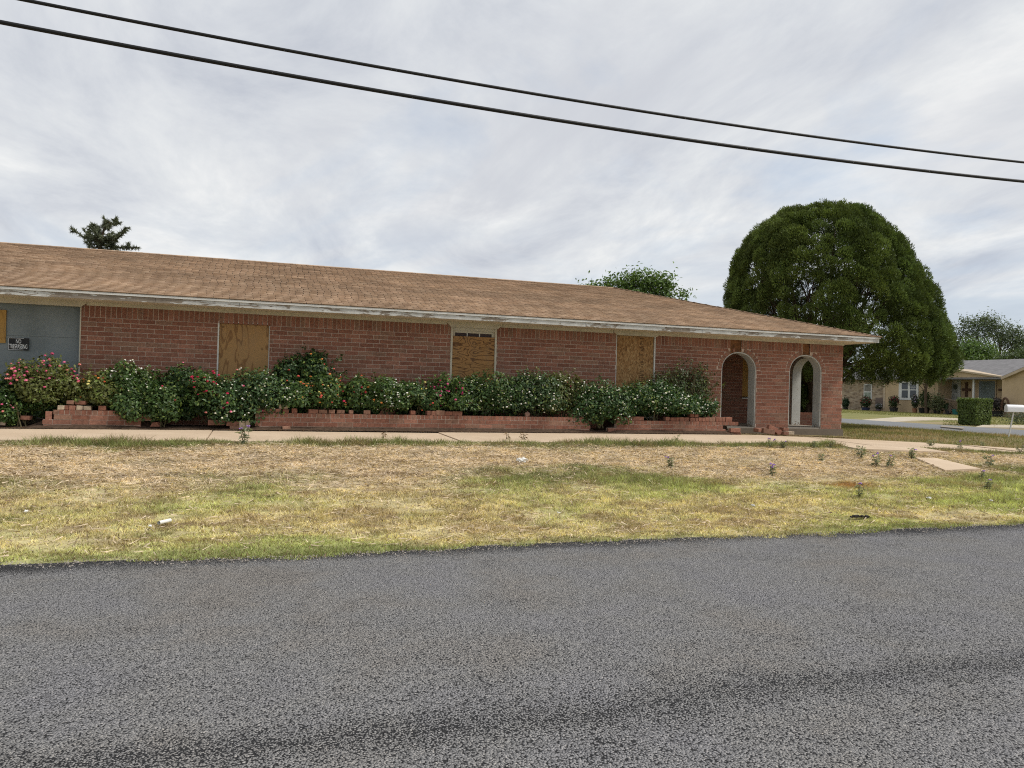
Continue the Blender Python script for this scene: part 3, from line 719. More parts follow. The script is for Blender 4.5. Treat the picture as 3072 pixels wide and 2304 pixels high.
# bare sheathing where bricks fell out above the arches
for i, (a, b) in enumerate(MISS):
    m = MB(); m.box((a + .003, VW + .035, ARCH[i][2] + .005), (b - .003, VW + .058, SOF - .002)); m.obj('exposed_sheathing', MAT['brown_wood'], house)
    m = MB(); uc, A_, zt = ARCH[i]
    pts = [(uc + (A_ + .045) * math.cos(t), (zt - RB) + (RB + .045) * math.sin(t)) for t in np.linspace(math.pi * .36, math.pi * .66, 9)]
    pin = [(uc + (A_ + .002) * math.cos(t), (zt - RB) + (RB + .002) * math.sin(t)) for t in np.linspace(math.pi * .66, math.pi * .36, 9)]
    m.prism(pts + pin, 'y', VW + .02, VW + .05); m.obj('arch_form_board', MAT['brown_wood'], house)

# ---- eaves
m = MB(); m.box((U_L - .5, VE + .022, SOF + .024), (U_E - .022, V_BACK + .70, SOF + .045)); m.obj('soffit', MAT['soffit'], house)
fj = [U_L - .6, -6.5, at_v(466, 890, VE).x, at_v(718, 905, VE).x, at_v(1080, 935, VE).x, at_v(1681, 968, VE).x, at_v(1757, 973, VE).x, at_v(2108, 993, VE).x, U_E]
for a, b in zip(fj[:-1], fj[1:]):
    dz = random.uniform(-.004, .004); m = MB(); m.box((a + .003, VE + random.uniform(-.003, .003), SOF + .018 + dz), (b - .003, VE + .022, EAVE_Z - .045)); m.obj('fascia_board', MAT['fascia'], house)
m = MB(); m.box((U_E - .022, VE + .022, SOF + .018), (U_E, V_BACK + .72, EAVE_Z - .045)); m.obj('fascia_board', MAT['fascia'], house)
m = MB(); m.box((U_L - .6, VE - .022, EAVE_Z - .048), (U_E + .022, VE + .012, EAVE_Z - .004)); m.box((U_E - .010, VE + .013, EAVE_Z - .048), (U_E + .022, V_BACK + .72, EAVE_Z - .004)); m.obj('drip_edge', MAT['white'], house)
fz = MB()
for a_, b_ in ((OP['panel'][1] + .10, OP['door'][0] - .10), (OP['door'][1] + .10, OP['osb'][0] - .10), (OP['osb'][1] + .10, U_C + .012)):
    m = MB(); m.box((a_, VW - .024, SOF - .05), (b_, VW + .004, SOF + .0235)); m.obj('frieze_board', MAT['cream'], house)
# frieze boards with mitred ends over the tall openings
def frieze(a, b, depth_px, name='header_trim', h=.085):
    m = MB(); m.prism([(a - .10, SOF + .023), (a - .10, SOF - .01), (a - .01, SOF - h), (b + .01, SOF - h), (b + .10, SOF - .01), (b + .10, SOF + .023)], 'y', VW - .055, VW + .03); return m.obj(name, MAT['cream'], house)
frieze(OP['panel'][0], OP['panel'][1], 0); frieze(OP['door'][0], OP['door'][1], 0, h=.10); frieze(OP['osb'][0], OP['osb'][1], 0)

# ---- roof
th = math.atan2(RISE, RUN); cs, sn = math.cos(th), math.sin(th); QL = RUN / cs
def rp(u, q, n): return (u, VE - .03 + q * cs - n * sn, EAVE_Z - .0 + q * sn + n * cs)
UH = U_E + .03; ridge_z = EAVE_Z + RISE; u_r = UH - RUN
m = MB(); ul0 = U_L - .7
A = rp(ul0, 0, 0); B = rp(UH, 0, 0); Cc = (u_r, VE - .03 + RUN, ridge_z); D = (ul0, VE - .03 + RUN, ridge_z)
yb2 = VE - .03 + 2 * RUN
m.quad([A, B, Cc, D]); m.quad([B, (UH, yb2, EAVE_Z), Cc]); m.quad([(UH, yb2, EAVE_Z), (ul0, yb2, EAVE_Z), D, Cc]); m.quad([A, D, (ul0, yb2, EAVE_Z)])
m.quad([(ul0, VE - .03, EAVE_Z - .004), (ul0, yb2, EAVE_Z - .004), (UH, yb2, EAVE_Z - .004), (UH, VE - .03, EAVE_Z - .004)])
roof = m.obj('roof', MAT['roof_deck'], house)
def scol(u):
    k = random.random(); b = [(.385, .27, .183), (.36, .25, .17), (.40, .287, .198), (.34, .237, .162), (.375, .265, .185)][int(k * 4.999)]
    f = random.uniform(.92, 1.08); return tuple(x * f for x in b)
ROWT = [random.uniform(.90, 1.09) for _ in range(43)]
EXPO = QL / 43; TAB = .305; tabs = []
for r in range(43):
    q0 = r * EXPO; off = (r % 2) * TAB / 2 + random.uniform(-.02, .02) + .02 * math.sin(r * .7)
    umax = UH - q0 * cs; u = ul0 + off
    while u < umax:
        a, b = u + .009, min(u + TAB - .009, umax - .01)
        if b - a > .04: tabs.append((r, a, b, q0))
        u += TAB
    
tmesh = {}
def tab_geo(w, k):
    lift = .004 + .004 * random.random(); q1 = EXPO * 1.12
    sk = random.uniform(-.003, .003)
    return [(-w / 2, -.004 + sk, .001), (w / 2, -.004 - sk, .001), (w / 2, q1, .0005), (-w / 2, q1, .0005), (-w / 2, -.004 + sk, .017 + lift), (w / 2, -.004 - sk, .017 + lift * random.random()), (w / 2, q1, .003), (-w / 2, q1, .003)]
TF = [(4, 5, 6, 7), (0, 1, 5, 4), (1, 2, 6, 5), (3, 0, 4, 7)]
vis = sorted([t for t in tabs if t[1] > at_v(0, 860, VE).x - .2 and t[2] - t[1] > .28], key=lambda t: (t[3] + .35 * max(0, t[1] + 4.6)))
single_t = set(vis[:300]); joined = MB()
for t in tabs:
    r, a, b, q0 = t; w = b - a
    if t in single_t:
        k = random.randrange(14)
        if k not in tmesh:
            me = bpy.data.meshes.new('shingle'); me.from_pydata(tab_geo(TAB - .010, k), [], TF); at = me.attributes.new('col', 'FLOAT_COLOR', 'FACE'); c_ = scol(0)
            at.data.foreach_set('color', np.tile(np.r_[c_, 1].astype(np.float32), 4)); me.materials.append(MAT['shingle']); me.update(); tmesh[k] = me
        o = bpy.data.objects.new('shingle', tmesh[k]); COL.objects.link(o); place(o, roof, rp((a + b) / 2, q0, .004)); o.rotation_euler = (th, 0, 0)
    else:
        joined.add([rp((a + b) / 2 + x, q0 + q, .004 + n) for x, q, n in tab_geo(w, 0)], TF, tuple(x * ROWT[r] for x in scol(a)))
# right-hand hip slope
for r in range(43):
    q0 = r * EXPO; y0, y1 = VE - .03 + q0 * cs, yb2 - q0 * cs; y = y0 + (r % 2) * .15
    while y < y1:
        a, b = y + .005, min(y + TAB - .005, y1 - .01)
        if b - a > .04: joined.add([(UH - (q0 + q) * cs + (.004 + n) * sn, (a + b) / 2 + x, EAVE_Z + (q0 + q) * sn + (.004 + n) * cs) for x, q, n in tab_geo(b - a, 0)], TF, scol(0))
        y += TAB
jo = joined.obj('shingle_courses', MAT['shingle'], roof, colors=True); jo['kind'] = 'stuff'
# ridge and hip caps
cap = MB()
def caps(p, q, side):
    p, q = Vector(p), Vector(q); n = int((q - p).length / .14); d = (q - p).normalized(); s = d.cross(Vector((0, 0, 1))).normalized()
    for i in range(n):
        a, b = p + d * (i * .14), p + d * (i * .14 + .17); h = random.uniform(.010, .014)
        for sg in (-1, 1):
            e0, e1 = a + s * (.13 * sg) - Vector((0, 0, .13 * side)), b + s * (.13 * sg) - Vector((0, 0, .13 * side))
            up_ = Vector((0, 0, h)); up2 = Vector((0, 0, .010))
            f = [e0 + up_, a + up_ * 1.2, b + up2 * 1.2, e1 + up2]; cap.quad(f if sg < 0 else f[::-1], scol(0))
        cap.quad([a + s * .13 - Vector((0, 0, .13 * side)), a + s * .13 - Vector((0, 0, .13 * side - h)), a + Vector((0, 0, h * 1.2)), a - s * .13 - Vector((0, 0, .13 * side - h)), a - s * .13 - Vector((0, 0, .13 * side))], scol(0))
caps((UH + .02, VE - .05, EAVE_Z + .005), (u_r, VE - .03 + RUN, ridge_z + .01), .10); caps((u_r, VE - .03 + RUN, ridge_z + .012), (ul0, VE - .03 + RUN, ridge_z + .012), .27)
caps((UH + .02, yb2 + .02, EAVE_Z + .005), (u_r, VE - .03 + RUN, ridge_z + .008), .10)
cap.obj('ridge_cap', MAT['shingle'], roof, colors=True)['kind'] = 'stuff'

# ---- boarded openings
# blue-grey painted infill, recessed
a, b = OP['panel']; pn = bpy.data.objects.new('infill_panel', None)
m = MB(); zsm = at_v(100, 1009, VW + .16).z
m.box((a, VW + .16, .1), (b, VW + .19, zsm)); m.box((a, VW + .162, zsm + .004), (b, VW + .19, SOF))
panel = m.obj('infill_panel', MAT['blue'], house)
m = MB(); m.box((b - .03, VW + .02, .1), (b - .002, VW + .16, SOF - .001)); m.obj('corner_trim', MAT['blue'], panel)
m = MB(); m.box((b - .012, VW - .006, .1), (b + .008, VW + .02, SOF - .09)); m.obj('edge_bead', MAT['cream'], panel)
q0, q1 = at_v(19, 930, VW + .13), at_v(17, 1029, VW + .13)
m = MB(); m.box((q0.x - 1.15, VW + .13, q1.z), (q0.x, VW + .158, q0.z + .0)); m.obj('plywood_board', MAT['ply_edge'], panel)
# first window: pale plywood, thin frame
a, b = OP['win']; zt = TOPS['win']; zb = .62
m = MB(); m.box((a + .001, VW + .005, zb), (a + .028, VW + .09, zt - .001)); m.box((a + .028, VW + .005, zt - .022), (b - .002, VW + .09, zt - .001)); m.box((b - .014, VW + .04, zb), (b - .001, VW + .09, zt - .022)); m.box((a, VW - .03, zb - .06), (b, VW + .09, zb))
win = m.obj('window', MAT['white'], house)
m = MB(); m.box((a + .03, VW + .045, zb + .002), (b - .016, VW + .063, zt - .03)); m.obj('plywood_board', MAT['ply_pale'], win)
# second opening: sash with three panes showing above strong-grain plywood
a, b = OP['door']; zt = SOF - .10; zb = .5
m = MB()
m.box((a + .001, VW - .012, zb), (a + .045, VW + .10, zt)); m.box((b - .045, VW - .012, zb), (b - .001, VW + .10, zt)); m.box((a + .045, VW + .01, zt - .07), (b - .045, VW + .10, zt - .001))
m.box((a + .045, VW + .045, zb), (a + .11, VW + .10, zt - .07)); m.box((b - .11, VW + .045, zb), (b - .045, VW + .10, zt - .07)); m.box((a + .11, VW + .045, zt - .12), (b - .11, VW + .10, zt - .0705)); m.box((a, VW - .03, zb - .06), (b, VW + .09, zb - .001))
dr = m.obj('window', MAT['cream'], house)
ga, gb = a + .11, b - .11
for k in range(3):
    p0, p1 = ga + (gb - ga) * k / 3, ga + (gb - ga) * (k + 1) / 3
    m = MB(); m.box((p0 + .012, VW + .075, zt - .50), (p1 - .012, VW + .082, zt - .121)); gm = m.obj('pane', None, dr); gm.data.materials.append(MAT.setdefault('glass', plain('dusty_dark_glass', (.055, .035, .035), .45, .3, 4, .2)))
    if k:
        m = MB(); m.box((p0 - .012, VW + .06, zt - .50), (p0 + .012, VW + .09, zt - .1205)); m.obj('muntin', MAT['white'], dr)
ptop = at_v(1420, 1010, VW).z
m = MB(); m.box((a + .047, VW + .012, zb), (b - .047, VW + .036, ptop)); m.obj('plywood_board', MAT['ply_dark'], dr)
# third opening: strand board with a stencilled column of marks
a, b = OP['osb']; zt = SOF - .085
m = MB(); m.box((a + .001, VW + .0, .4), (a + .014, VW + .07, zt)); m.box((b - .03, VW - .012, .4), (b - .001, VW + .07, zt)); m.box((a, VW - .03, .34), (b, VW + .09, .399))
ob = m.obj('window', MAT['white'], house)
m = MB(); m.box((a + .02, VW + .030, .402), (b - .035, VW + .048, zt - .002)); m.obj('strand_board', MAT['osb'], ob)
m = MB(); uu0 = a + (b - a) * .615; z = zt - .05
while z > zt - 1.45:
    hgt = random.choice([.008, .010, .014]); w = random.choice([.06, .10, .115, .12]); x = uu0 + random.choice([0, 0, .02, .05])
    if random.random() < .75: m.box((x, VW + .0275, z - hgt), (x + min(w, uu0 + .125 - x), VW + .0302, z))
    if random.random() < .5: m.box((uu0 + random.choice([0, .055, .105]), VW + .0278, z - .05), (uu0 + random.choice([.012]) + random.choice([.0]) + .0, VW + .0301, z - .012)) if False else None
    z -= hgt + random.choice([.014, .018, .03, .022])
m.obj('stencil_print', MAT['ink'], ob)

# ---- sign
sg0, sg1 = at_v(24, 1015, VW + .12), at_v(86, 1049, VW + .12)
cx, cz = (sg0.x + sg1.x) / 2, (at_v(55, 1032, VW + .12)).z; sw_, sh_ = (sg1.x - sg0.x), .245
sign = thing('warning_sign', 'black no trespassing sign with white letters on the blue panel', 'sign', (cx, VW + .15, cz - sh_ / 2))
m = MB(); K = 8
for k in range(K):
    t0, t1 = k / K, (k + 1) / K; x0, x1 = cx + sw_ * (t0 - .5), cx + sw_ * (t1 - .5)
    def yy_(t): return VW + .140 - .018 * max(0, t - .6) ** 2 * 6
    m.add([(x0, yy_(t0), cz - sh_ / 2), (x1, yy_(t1), cz - sh_ / 2), (x1, yy_(t1), cz + sh_ / 2), (x0, yy_(t0), cz + sh_ / 2), (x0, yy_(t0) + .004, cz - sh_ / 2), (x1, yy_(t1) + .004, cz - sh_ / 2), (x1, yy_(t1) + .004, cz + sh_ / 2), (x0, yy_(t0) + .004, cz + sh_ / 2)],
          [(0, 1, 2, 3), (7, 6, 5, 4), (0, 4, 5, 1), (3, 2, 6, 7)])
m.obj('plate', MAT['black'], sign)
m = MB(); f = .006
for (xa_, xb_, za_, zb_) in ((-.485, .485, .47, .47), (-.485, .485, -.47, -.47)):
    m.box((cx + sw_ * xa_, VW + .132, cz + sh_ * za_ - f / 2), (cx + sw_ * .25, VW + .1345, cz + sh_ * zb_ + f / 2))
m.box((cx - sw_ * .485, VW + .1322, cz - sh_ * .45), (cx - sw_ * .485 + f, VW + .1345, cz + sh_ * .45)); m.obj('border', MAT['letter'], sign)
def text(s, x, y, z, size, parent, mat):
    cu = bpy.data.curves.new('txt', 'FONT'); cu.body = s; cu.align_x = 'CENTER'; cu.align_y = 'CENTER'; cu.size = .2; cu.extrude = .001; cu.offset = .0015
    to = bpy.data.objects.new('txt', cu); COL.objects.link(to); bpy.context.view_layer.update()
    me = bpy.data.meshes.new_from_object(to.evaluated_get(bpy.context.evaluated_depsgraph_get())); bpy.data.objects.remove(to)
    co = [v.co for v in me.vertices]; x0_, x1_ = min(c.x for c in co), max(c.x for c in co); y0_, y1_ = min(c.y for c in co), max(c.y for c in co)
    for v_i in me.vertices: v_i.co.x = (v_i.co.x - (x0_ + x1_) / 2) * size[0] / (x1_ - x0_); v_i.co.y = (v_i.co.y - (y0_ + y1_) / 2) * size[1] / (y1_ - y0_)
    me.materials.clear(); me.materials.append(mat); o = bpy.data.objects.new('lettering', me); COL.objects.link(o); place(o, parent, (x, y, z)); o.rotation_euler = (R(90), 0, 0); return o
text('NO', cx, VW + .130, cz + sh_ * .215, (sw_ * .25, sh_ * .33), sign, MAT['letter']); text('TRESPASSING', cx, VW + .122, cz - sh_ * .19, (sw_ * .86, sh_ * .36), sign, MAT['letter'])

# ================================================================== PLANTER WALLS AND LOOSE BRICKS
VP = 16.62
def up_(px, v=VP): return at_v(px, 1270, v).x
def zp(px, py, v=VP): return at_v(px, py, v).z
def planter(name, label, px_rows, base_z, hdr_range, ends):
    """px_rows: list of (x0px, x1px) per stretcher course from the bottom; hdr_range: cap course px range"""
    root = thing(name, label, 'wall', (up_(sum(hdr_range) / 2), VP + .05, base_z), 'low brick planter walls')
    z = base_z; m = MB()
    for i, (p0, p1) in enumerate(px_rows):
        a, b = up_(p0), up_(p1); m.box((a + .02, VP + .0065, z), (b - .02, VP + .14, z + C))
        off = .155 * (i % 2) + a
        for x0, x1 in course(a, b, [], off + random.uniform(-.03, .03), .014):
            add_brick(root, (x0 + x1) / 2, VP + random.uniform(-.006, .003), z + .0065, x1 - x0, C - .013, (0, 0, random.uniform(-.008, .008)))
        z += C
    a, b = up_(hdr_range[0]), up_(hdr_range[1]); m.box((a + .02, VP + .0065, z), (b - .02, VP + .14, z + C - .012))
    x = a
    while x < b - .05:
        w = random.uniform(.090, .100); add_brick(root, x + w / 2, VP + random.uniform(-.007, .003), z + .0065, w - .015, C - .010, (0, 0, random.uniform(-.02, .02))); x += w
    m.obj('mortar_bed', MAT['mortar'], root); return root
planter('planter_wall', 'short red brick planter wall segment below the pink flowering bush', [(126, 424), (126, 424), (158, 456)], zp(250, 1289), (158, 412), 0)
planter('planter_wall', 'longest red brick planter wall, middle one, with bricks lying on top', [(776, 1770), (764, 1772), (764, 1768)], zp(1200, 1293) - .02, (764, 1752), 0)
planter('planter_wall', 'red brick planter wall beside the arches with a loose top row', [(1838, 2215), (1824, 2178), (1848, 2170)], zp(2000, 1305) - .03, (1848, 2212), 0)
# soil bed behind the walls
m = MB(); K = 60; xs = np.linspace(-6.5, a1 - .25, K)
def sz(x):
    o = .0
    for p0, p1, h in ((126, 440, .20), (766, 1765, .22), (1848, 2210, .22)):
        A_, B_ = up_(p0), up_(p1); o = max(o, h * float(sstep(A_ - .25, A_ + .25, x)) * float(1 - sstep(B_ - .25, B_ + .25, x)))
    return o
for x0_, x1_ in zip(xs[:-1], xs[1:]):
    pr = [(VP - .175, 0.0), (VP + .13, .4), (VP + .2, 1), (VW + .02, 1.05)]
    for (y0, k0), (y1, k1) in zip(pr[:-1], pr[1:]):
        m.quad([(x, y, (.016 if k == 0 else .03 + (sz(x) + .02) * k) + (random.random() * .0)) for x, y, k in ((x0_, y0, k0), (x1_, y0, k0), (x1_, y1, k1), (x0_, y1, k1))])
struct(m.obj('planter_soil', MAT['soil']))

# loose bricks: zoom tables (x0, x1, y0, y1 in zoom px), converted to photograph px
ORD = ['first', 'second', 'third', 'fourth', 'fifth', 'sixth', 'seventh', 'eighth', 'ninth', 'tenth', 'eleventh', 'twelfth', 'thirteenth', 'fourteenth', 'fifteenth', 'sixteenth', 'seventeenth', 'eighteenth', 'nineteenth', 'twentieth', 'twenty-first', 'twenty-second']
def brick_thing(px0, px1, py0, py1, label, group, v=VP + .005, pale=False, tilt=0, broken=False, zbase=None):
    a, b = up_(px0, v), up_(px1, v); xm = (px0 + px1) / 2
    w = b - a; z0 = zp(xm, py1, v) if zbase is None else zbase; h = max(.045, min(zp(xm, py0, v) - zp(xm, py1, v), .30))
    d = .19 if w < .2 else .10
    me = MB(); c = bcol(random.uniform(.3, 1)); c = tuple(x * 1.05 for x in c)
    v8 = [(-w / 2, 0, 0), (w / 2, 0, 0), (w / 2, d, 0), (-w / 2, d, 0), (-w / 2, 0, h), (w / 2, 0, h), (w / 2, d, h), (-w / 2, d, h)]
    if broken: v8[4] = (-w / 4, .01, h * .9); v8[5] = (w / 5, 0, h); v8[1] = (w * .45, .01, 0)
    j = .005; v8 = [tuple(q + random.uniform(-j, j) for q in p) for p in v8]
    # chamfered box: inset each face for worn edges
    F = [(0, 3, 2, 1), (4, 5, 6, 7), (0, 1, 5, 4), (1, 2, 6, 5), (2, 3, 7, 6), (3, 0, 4, 7)]
    cs_ = [c] * 6
    if pale: cs_ = [c, (.42, .33, .25), (.46, .37, .27), (.40, .28, .20), c, c]
    me.v = v8; me.f = F; me.c = cs_
    o = me.obj('loose_brick', MAT['brick'], None, origin=(0, 0, 0), colors=True); place(o, None, ((a + b) / 2, v + random.uniform(0, .012), z0)); o.rotation_euler = (0, tilt, random.uniform(-.12, .12))
    bv = o.modifiers.new('worn_edges', 'BEVEL'); bv.width = .006; bv.segments = 1
    tag(o, label, 'brick', group); return o
def table(rows, s, x_0, y_0=1140): return [(x_0 + r[0] * s, x_0 + r[1] * s, y_0 + r[2] * s, y_0 + r[3] * s) + tuple(r[4:]) for r in rows]
A_up = table([(1085, 1215, 372, 437), (1230, 1310, 370, 437), (1310, 1400, 372, 437)], .1808, 0)
A_lo = table([(945, 1060, 443, 516, 1), (1065, 1122, 446, 518), (1130, 1238, 446, 518), (1255, 1367, 446, 519, 1), (1375, 1503, 448, 520, 1), (1622, 1742, 445, 524)], .1808, 0)
A_left = table([(740, 850, 525, 672), (0, 240, 572, 656), (330, 480, 592, 662), (0, 85, 668, 752, 1), (75, 150, 482, 552)], .1808, 0)
B_gap = table([(158, 262, 450, 492), (305, 440, 558, 622), (1080, 1310, 532, 602), (1325, 1500, 550, 612), (1370, 1490, 615, 672), (1495, 1570, 545, 672, 1), (1576, 1640, 540, 672, 1)], .226, 380)
B_top = table([(1720, 1790, 393, 448), (1800, 1957, 391, 448), (1970, 2047, 396, 450), (2065, 2145, 399, 450)], .226, 380) + table([(420, 490, 390, 453), (640, 772, 400, 455), (780, 890, 405, 456), (910, 990, 408, 459), (1020, 1120, 408, 460), (1180, 1237, 411, 462), (1375, 1460, 412, 464), (1995, 2062, 418, 472)], .226, 780)
B_top += table([(5, 55, 424, 480), (60, 118, 422, 480), (122, 236, 420, 481), (245, 340, 430, 482), (345, 470, 430, 484)], .226, 1280)
B_top2 = table([(1770, 1865, 343, 392), (2010, 2132, 334, 398)], .226, 380)
E_top = table([(600, 657, 426, 470), (661, 700, 430, 471), (702, 746, 429, 471), (750, 785, 430, 472), (788, 932, 427, 473), (1200, 1245, 429, 476), (1256, 1320, 434, 477), (1325, 1366, 433, 478), (1370, 1424, 430, 478), (1428, 1480, 434, 479), (1495, 1556, 437, 480), (1560, 1590, 438, 480), (1595, 1636, 436, 481), (1638, 1670, 436, 481), (1675, 1718, 434, 482), (1722, 1797, 434, 482), (1800, 1838, 434, 483), (1840, 1876, 434, 483), (1880, 1914, 433, 483), (1917, 2000, 430, 484)], .2486, 1700)
E_top2 = table([(1492, 1536, 390, 434), (1546, 1592, 398, 436)], .2486, 1700)
PILE = table([(615, 668, 1492, 1545), (690, 852, 1500, 1572), (760, 900, 1462, 1520), (905, 980, 1520, 1580), (985, 1062, 1482, 1535), (1062, 1142, 1535, 1582, 1), (990, 1060, 1542, 1590)], .2049, 2150, 980)
G1 = 'loose bricks on the planter walls'
zc1 = zp(250, 1289) + 4 * C - .002; zc2 = zp(1200, 1293) - .02 + 4 * C - .002; zc3 = zp(2000, 1305) - .03 + 4 * C - .002
for i, r in enumerate(A_lo): brick_thing(*r[:4], f'{"pale worn" if len(r) > 4 else "red"} loose brick, {ORD[i]} from the left in the lower row on the short wall', G1, pale=len(r) > 4, zbase=zc1)
for i, r in enumerate(A_up): brick_thing(*r[:4], f'red loose brick, {ORD[i]} from the left in the upper row on the short wall', G1, zbase=zc1 + .105, v=VP + .03)
lab = ['red brick leaning at the left end of the short planter wall', 'long red brick lying among leaves at the left edge of the bed', 'red brick half hidden under a small pink flower left of the short wall', 'pale broken block at the left edge beside the sidewalk', 'small red brick behind the low flowers at the left edge']
for r, l_, v in zip(A_left, lab, (VP, VP, VP + .02, VP - .05, VP + .2)): brick_thing(*r[:4], l_, 'bricks fallen in the bed', pale=len(r) > 4, v=v, tilt=.05)
lab = ['red brick jutting from the right end of the short planter wall', 'broken red brick lying in the gap right of the short planter wall', 'long red brick lying flat under the white bush in the wide gap', 'second long brick in the wide gap, beside two upright pale bricks', 'buff brick on the ground in front of the wide gap', 'pale brick standing on end, left one of two, at the long wall end', 'pale brick standing on end, right one of two, at the long wall end']
for r, l_ in zip(B_gap, lab): brick_thing(*r[:4], l_, 'bricks fallen in the bed', pale=len(r) > 4, v=VP - .02, broken='broken' in l_)
for i, r in enumerate(B_top): brick_thing(*r[:4], f'loose red brick, {ORD[i]} from the left lying on the long middle planter wall', G1, zbase=zc2)
for r, l_ in zip(B_top2, ('broken wedge of red brick stacked at the left end of the long wall', 'pale topped brick stacked on another near the left end of the long wall')): brick_thing(*r[:4], l_, G1, broken='wedge' in l_, pale='pale' in l_, zbase=zc2 + .082, v=VP + .03)
for i, r in enumerate(E_top): brick_thing(*r[:4], f'loose red brick, {ORD[i]} from the left on the planter wall beside the arches', G1, zbase=zc3)
for r, l_ in zip(E_top2, ('left one of two single bricks topping the loose row near the arches', 'right one of two single bricks topping the loose row near the arches')): brick_thing(*r[:4], l_, G1, zbase=zc3 + .098, v=VP + .03)
lab = ['small brick piece left of the rubble heap between the arches', 'long brick lying in front of the rubble heap between the arches', 'tilted brick leaning across the rubble heap between the arches', 'brick standing askew in the middle of the rubble heap', 'brick lying at the back right of the rubble heap', 'pale brick at the right end of the rubble heap', 'brick half at front right of the rubble heap']
for r, l_, v, t in zip(PILE, lab, (16.9, 16.85, 17.0, 16.82, 17.05, 16.8, 16.72), (0, .12, .35, -.5, .1, 0, .1)): brick_thing(*r[:4], l_, 'rubble heap between the arches', pale=len(r) > 4, v=v, tilt=t)
r = table([(1985, 2102, 583, 632), (2070, 2175, 613, 672), (1308, 1380, 438, 495), (1925, 2105, 632, 664)], .2486, 1700)
brick_thing(*r[0][:4], 'pinkish brick lying in front of the broken right end of the planter', 'bricks fallen in the bed', v=VP - .12)
brick_thing(*r[3][:4], 'long brick lying on the ground at the right end of the planter', 'bricks fallen in the bed', v=VP - .1)
r2 = table([(2070, 2178, 613, 672)], .226, 380)[0]; brick_thing(*r2, 'single brick set against the foot of the long planter wall', 'bricks fallen in the bed', v=VP - .12)
r2 = table([(1305, 1382, 436, 498)], .226, 1280)[0]
m = MB(); p = Vector((up_((r2[0] + r2[1]) / 2), VP + .05, zc2 + .05)); m.blob(p, (.075, .06, .062), (.26, .16, .125), .22, 7, 5); tag(m.obj('rubble_lump', MAT['brick'], colors=True), 'rough lump of mortar and brick on the long planter wall', 'rubble')

# low brick wall seen through the arches, round the big tree
def low_wall():
    p = at_d(2425, 1237, 26.2); root = thing('tree_planter_wall', 'low brick wall seen through the arched porch at the foot of the tree', 'wall', (p.x, p.y, -.1))
    m = MB(); zt = p.z; z = zt - 5 * C; m.box((p.x - 1.2, p.y + .012, z - .3), (p.x + 1.25, p.y + .15, zt - .01)); m.obj('mortar_bed', MAT['mortar'], root)
    for c in range(5):
        for a, b in course(p.x - 1.25, p.x + 1.3, [], .155 * (c % 2)): add_brick(root, (a + b) / 2, p.y + random.uniform(-.004, .004), z + c * C + .004, b - a, C - .009)
low_wall()

# ================================================================== BUSHES
def leaf_cloud(P, Nn, size, col, aspect=.55, droop=.2, fold=.25):
    """P: n x 3 positions, Nn: n x 3 facing; diamond leaves of 2 triangles"""
    n = len(P); Nn = Nn / (np.linalg.norm(Nn, axis=1, keepdims=True) + 1e-9)
    rnd = rng.normal(size=(n, 3)); A = rnd - (rnd * Nn).sum(1, keepdims=True) * Nn; A /= np.linalg.norm(A, axis=1, keepdims=True) + 1e-9
    A[:, 2] -= droop; A /= np.linalg.norm(A, axis=1, keepdims=True); B = np.cross(Nn, A); B /= np.linalg.norm(B, axis=1, keepdims=True) + 1e-9
    s = size[:, None]; V = np.empty((n, 4, 3)); lift = Nn * s * fold
    V[:, 0] = P - A * s * .5; V[:, 2] = P + A * s * .5; V[:, 1] = P + B * s * aspect * .5 + lift * .4; V[:, 3] = P - B * s * aspect * .5 + lift * .4
    k = np.arange(n)[:, None] * 4; F = np.concatenate([k + [[0, 1, 2]], k + [[0, 2, 3]]], 1).reshape(-1, 3)
    return V.reshape(-1, 3), F, np.repeat(col, 2, 0)
PAL = {'white': [(.80, .80, .74), (.78, .76, .60)], 'pink': [(.62, .09, .20), (.70, .16, .28), (.66, .22, .20)], 'orange': [(.66, .14, .06), (.68, .24, .06), (.60, .10, .07)], 'red': [(.46, .02, .06), (.55, .03, .09)], 'magenta': [(.50, .03, .16), (.58, .08, .22)],
       'yellow': [(.72, .58, .10), (.70, .62, .22)]}
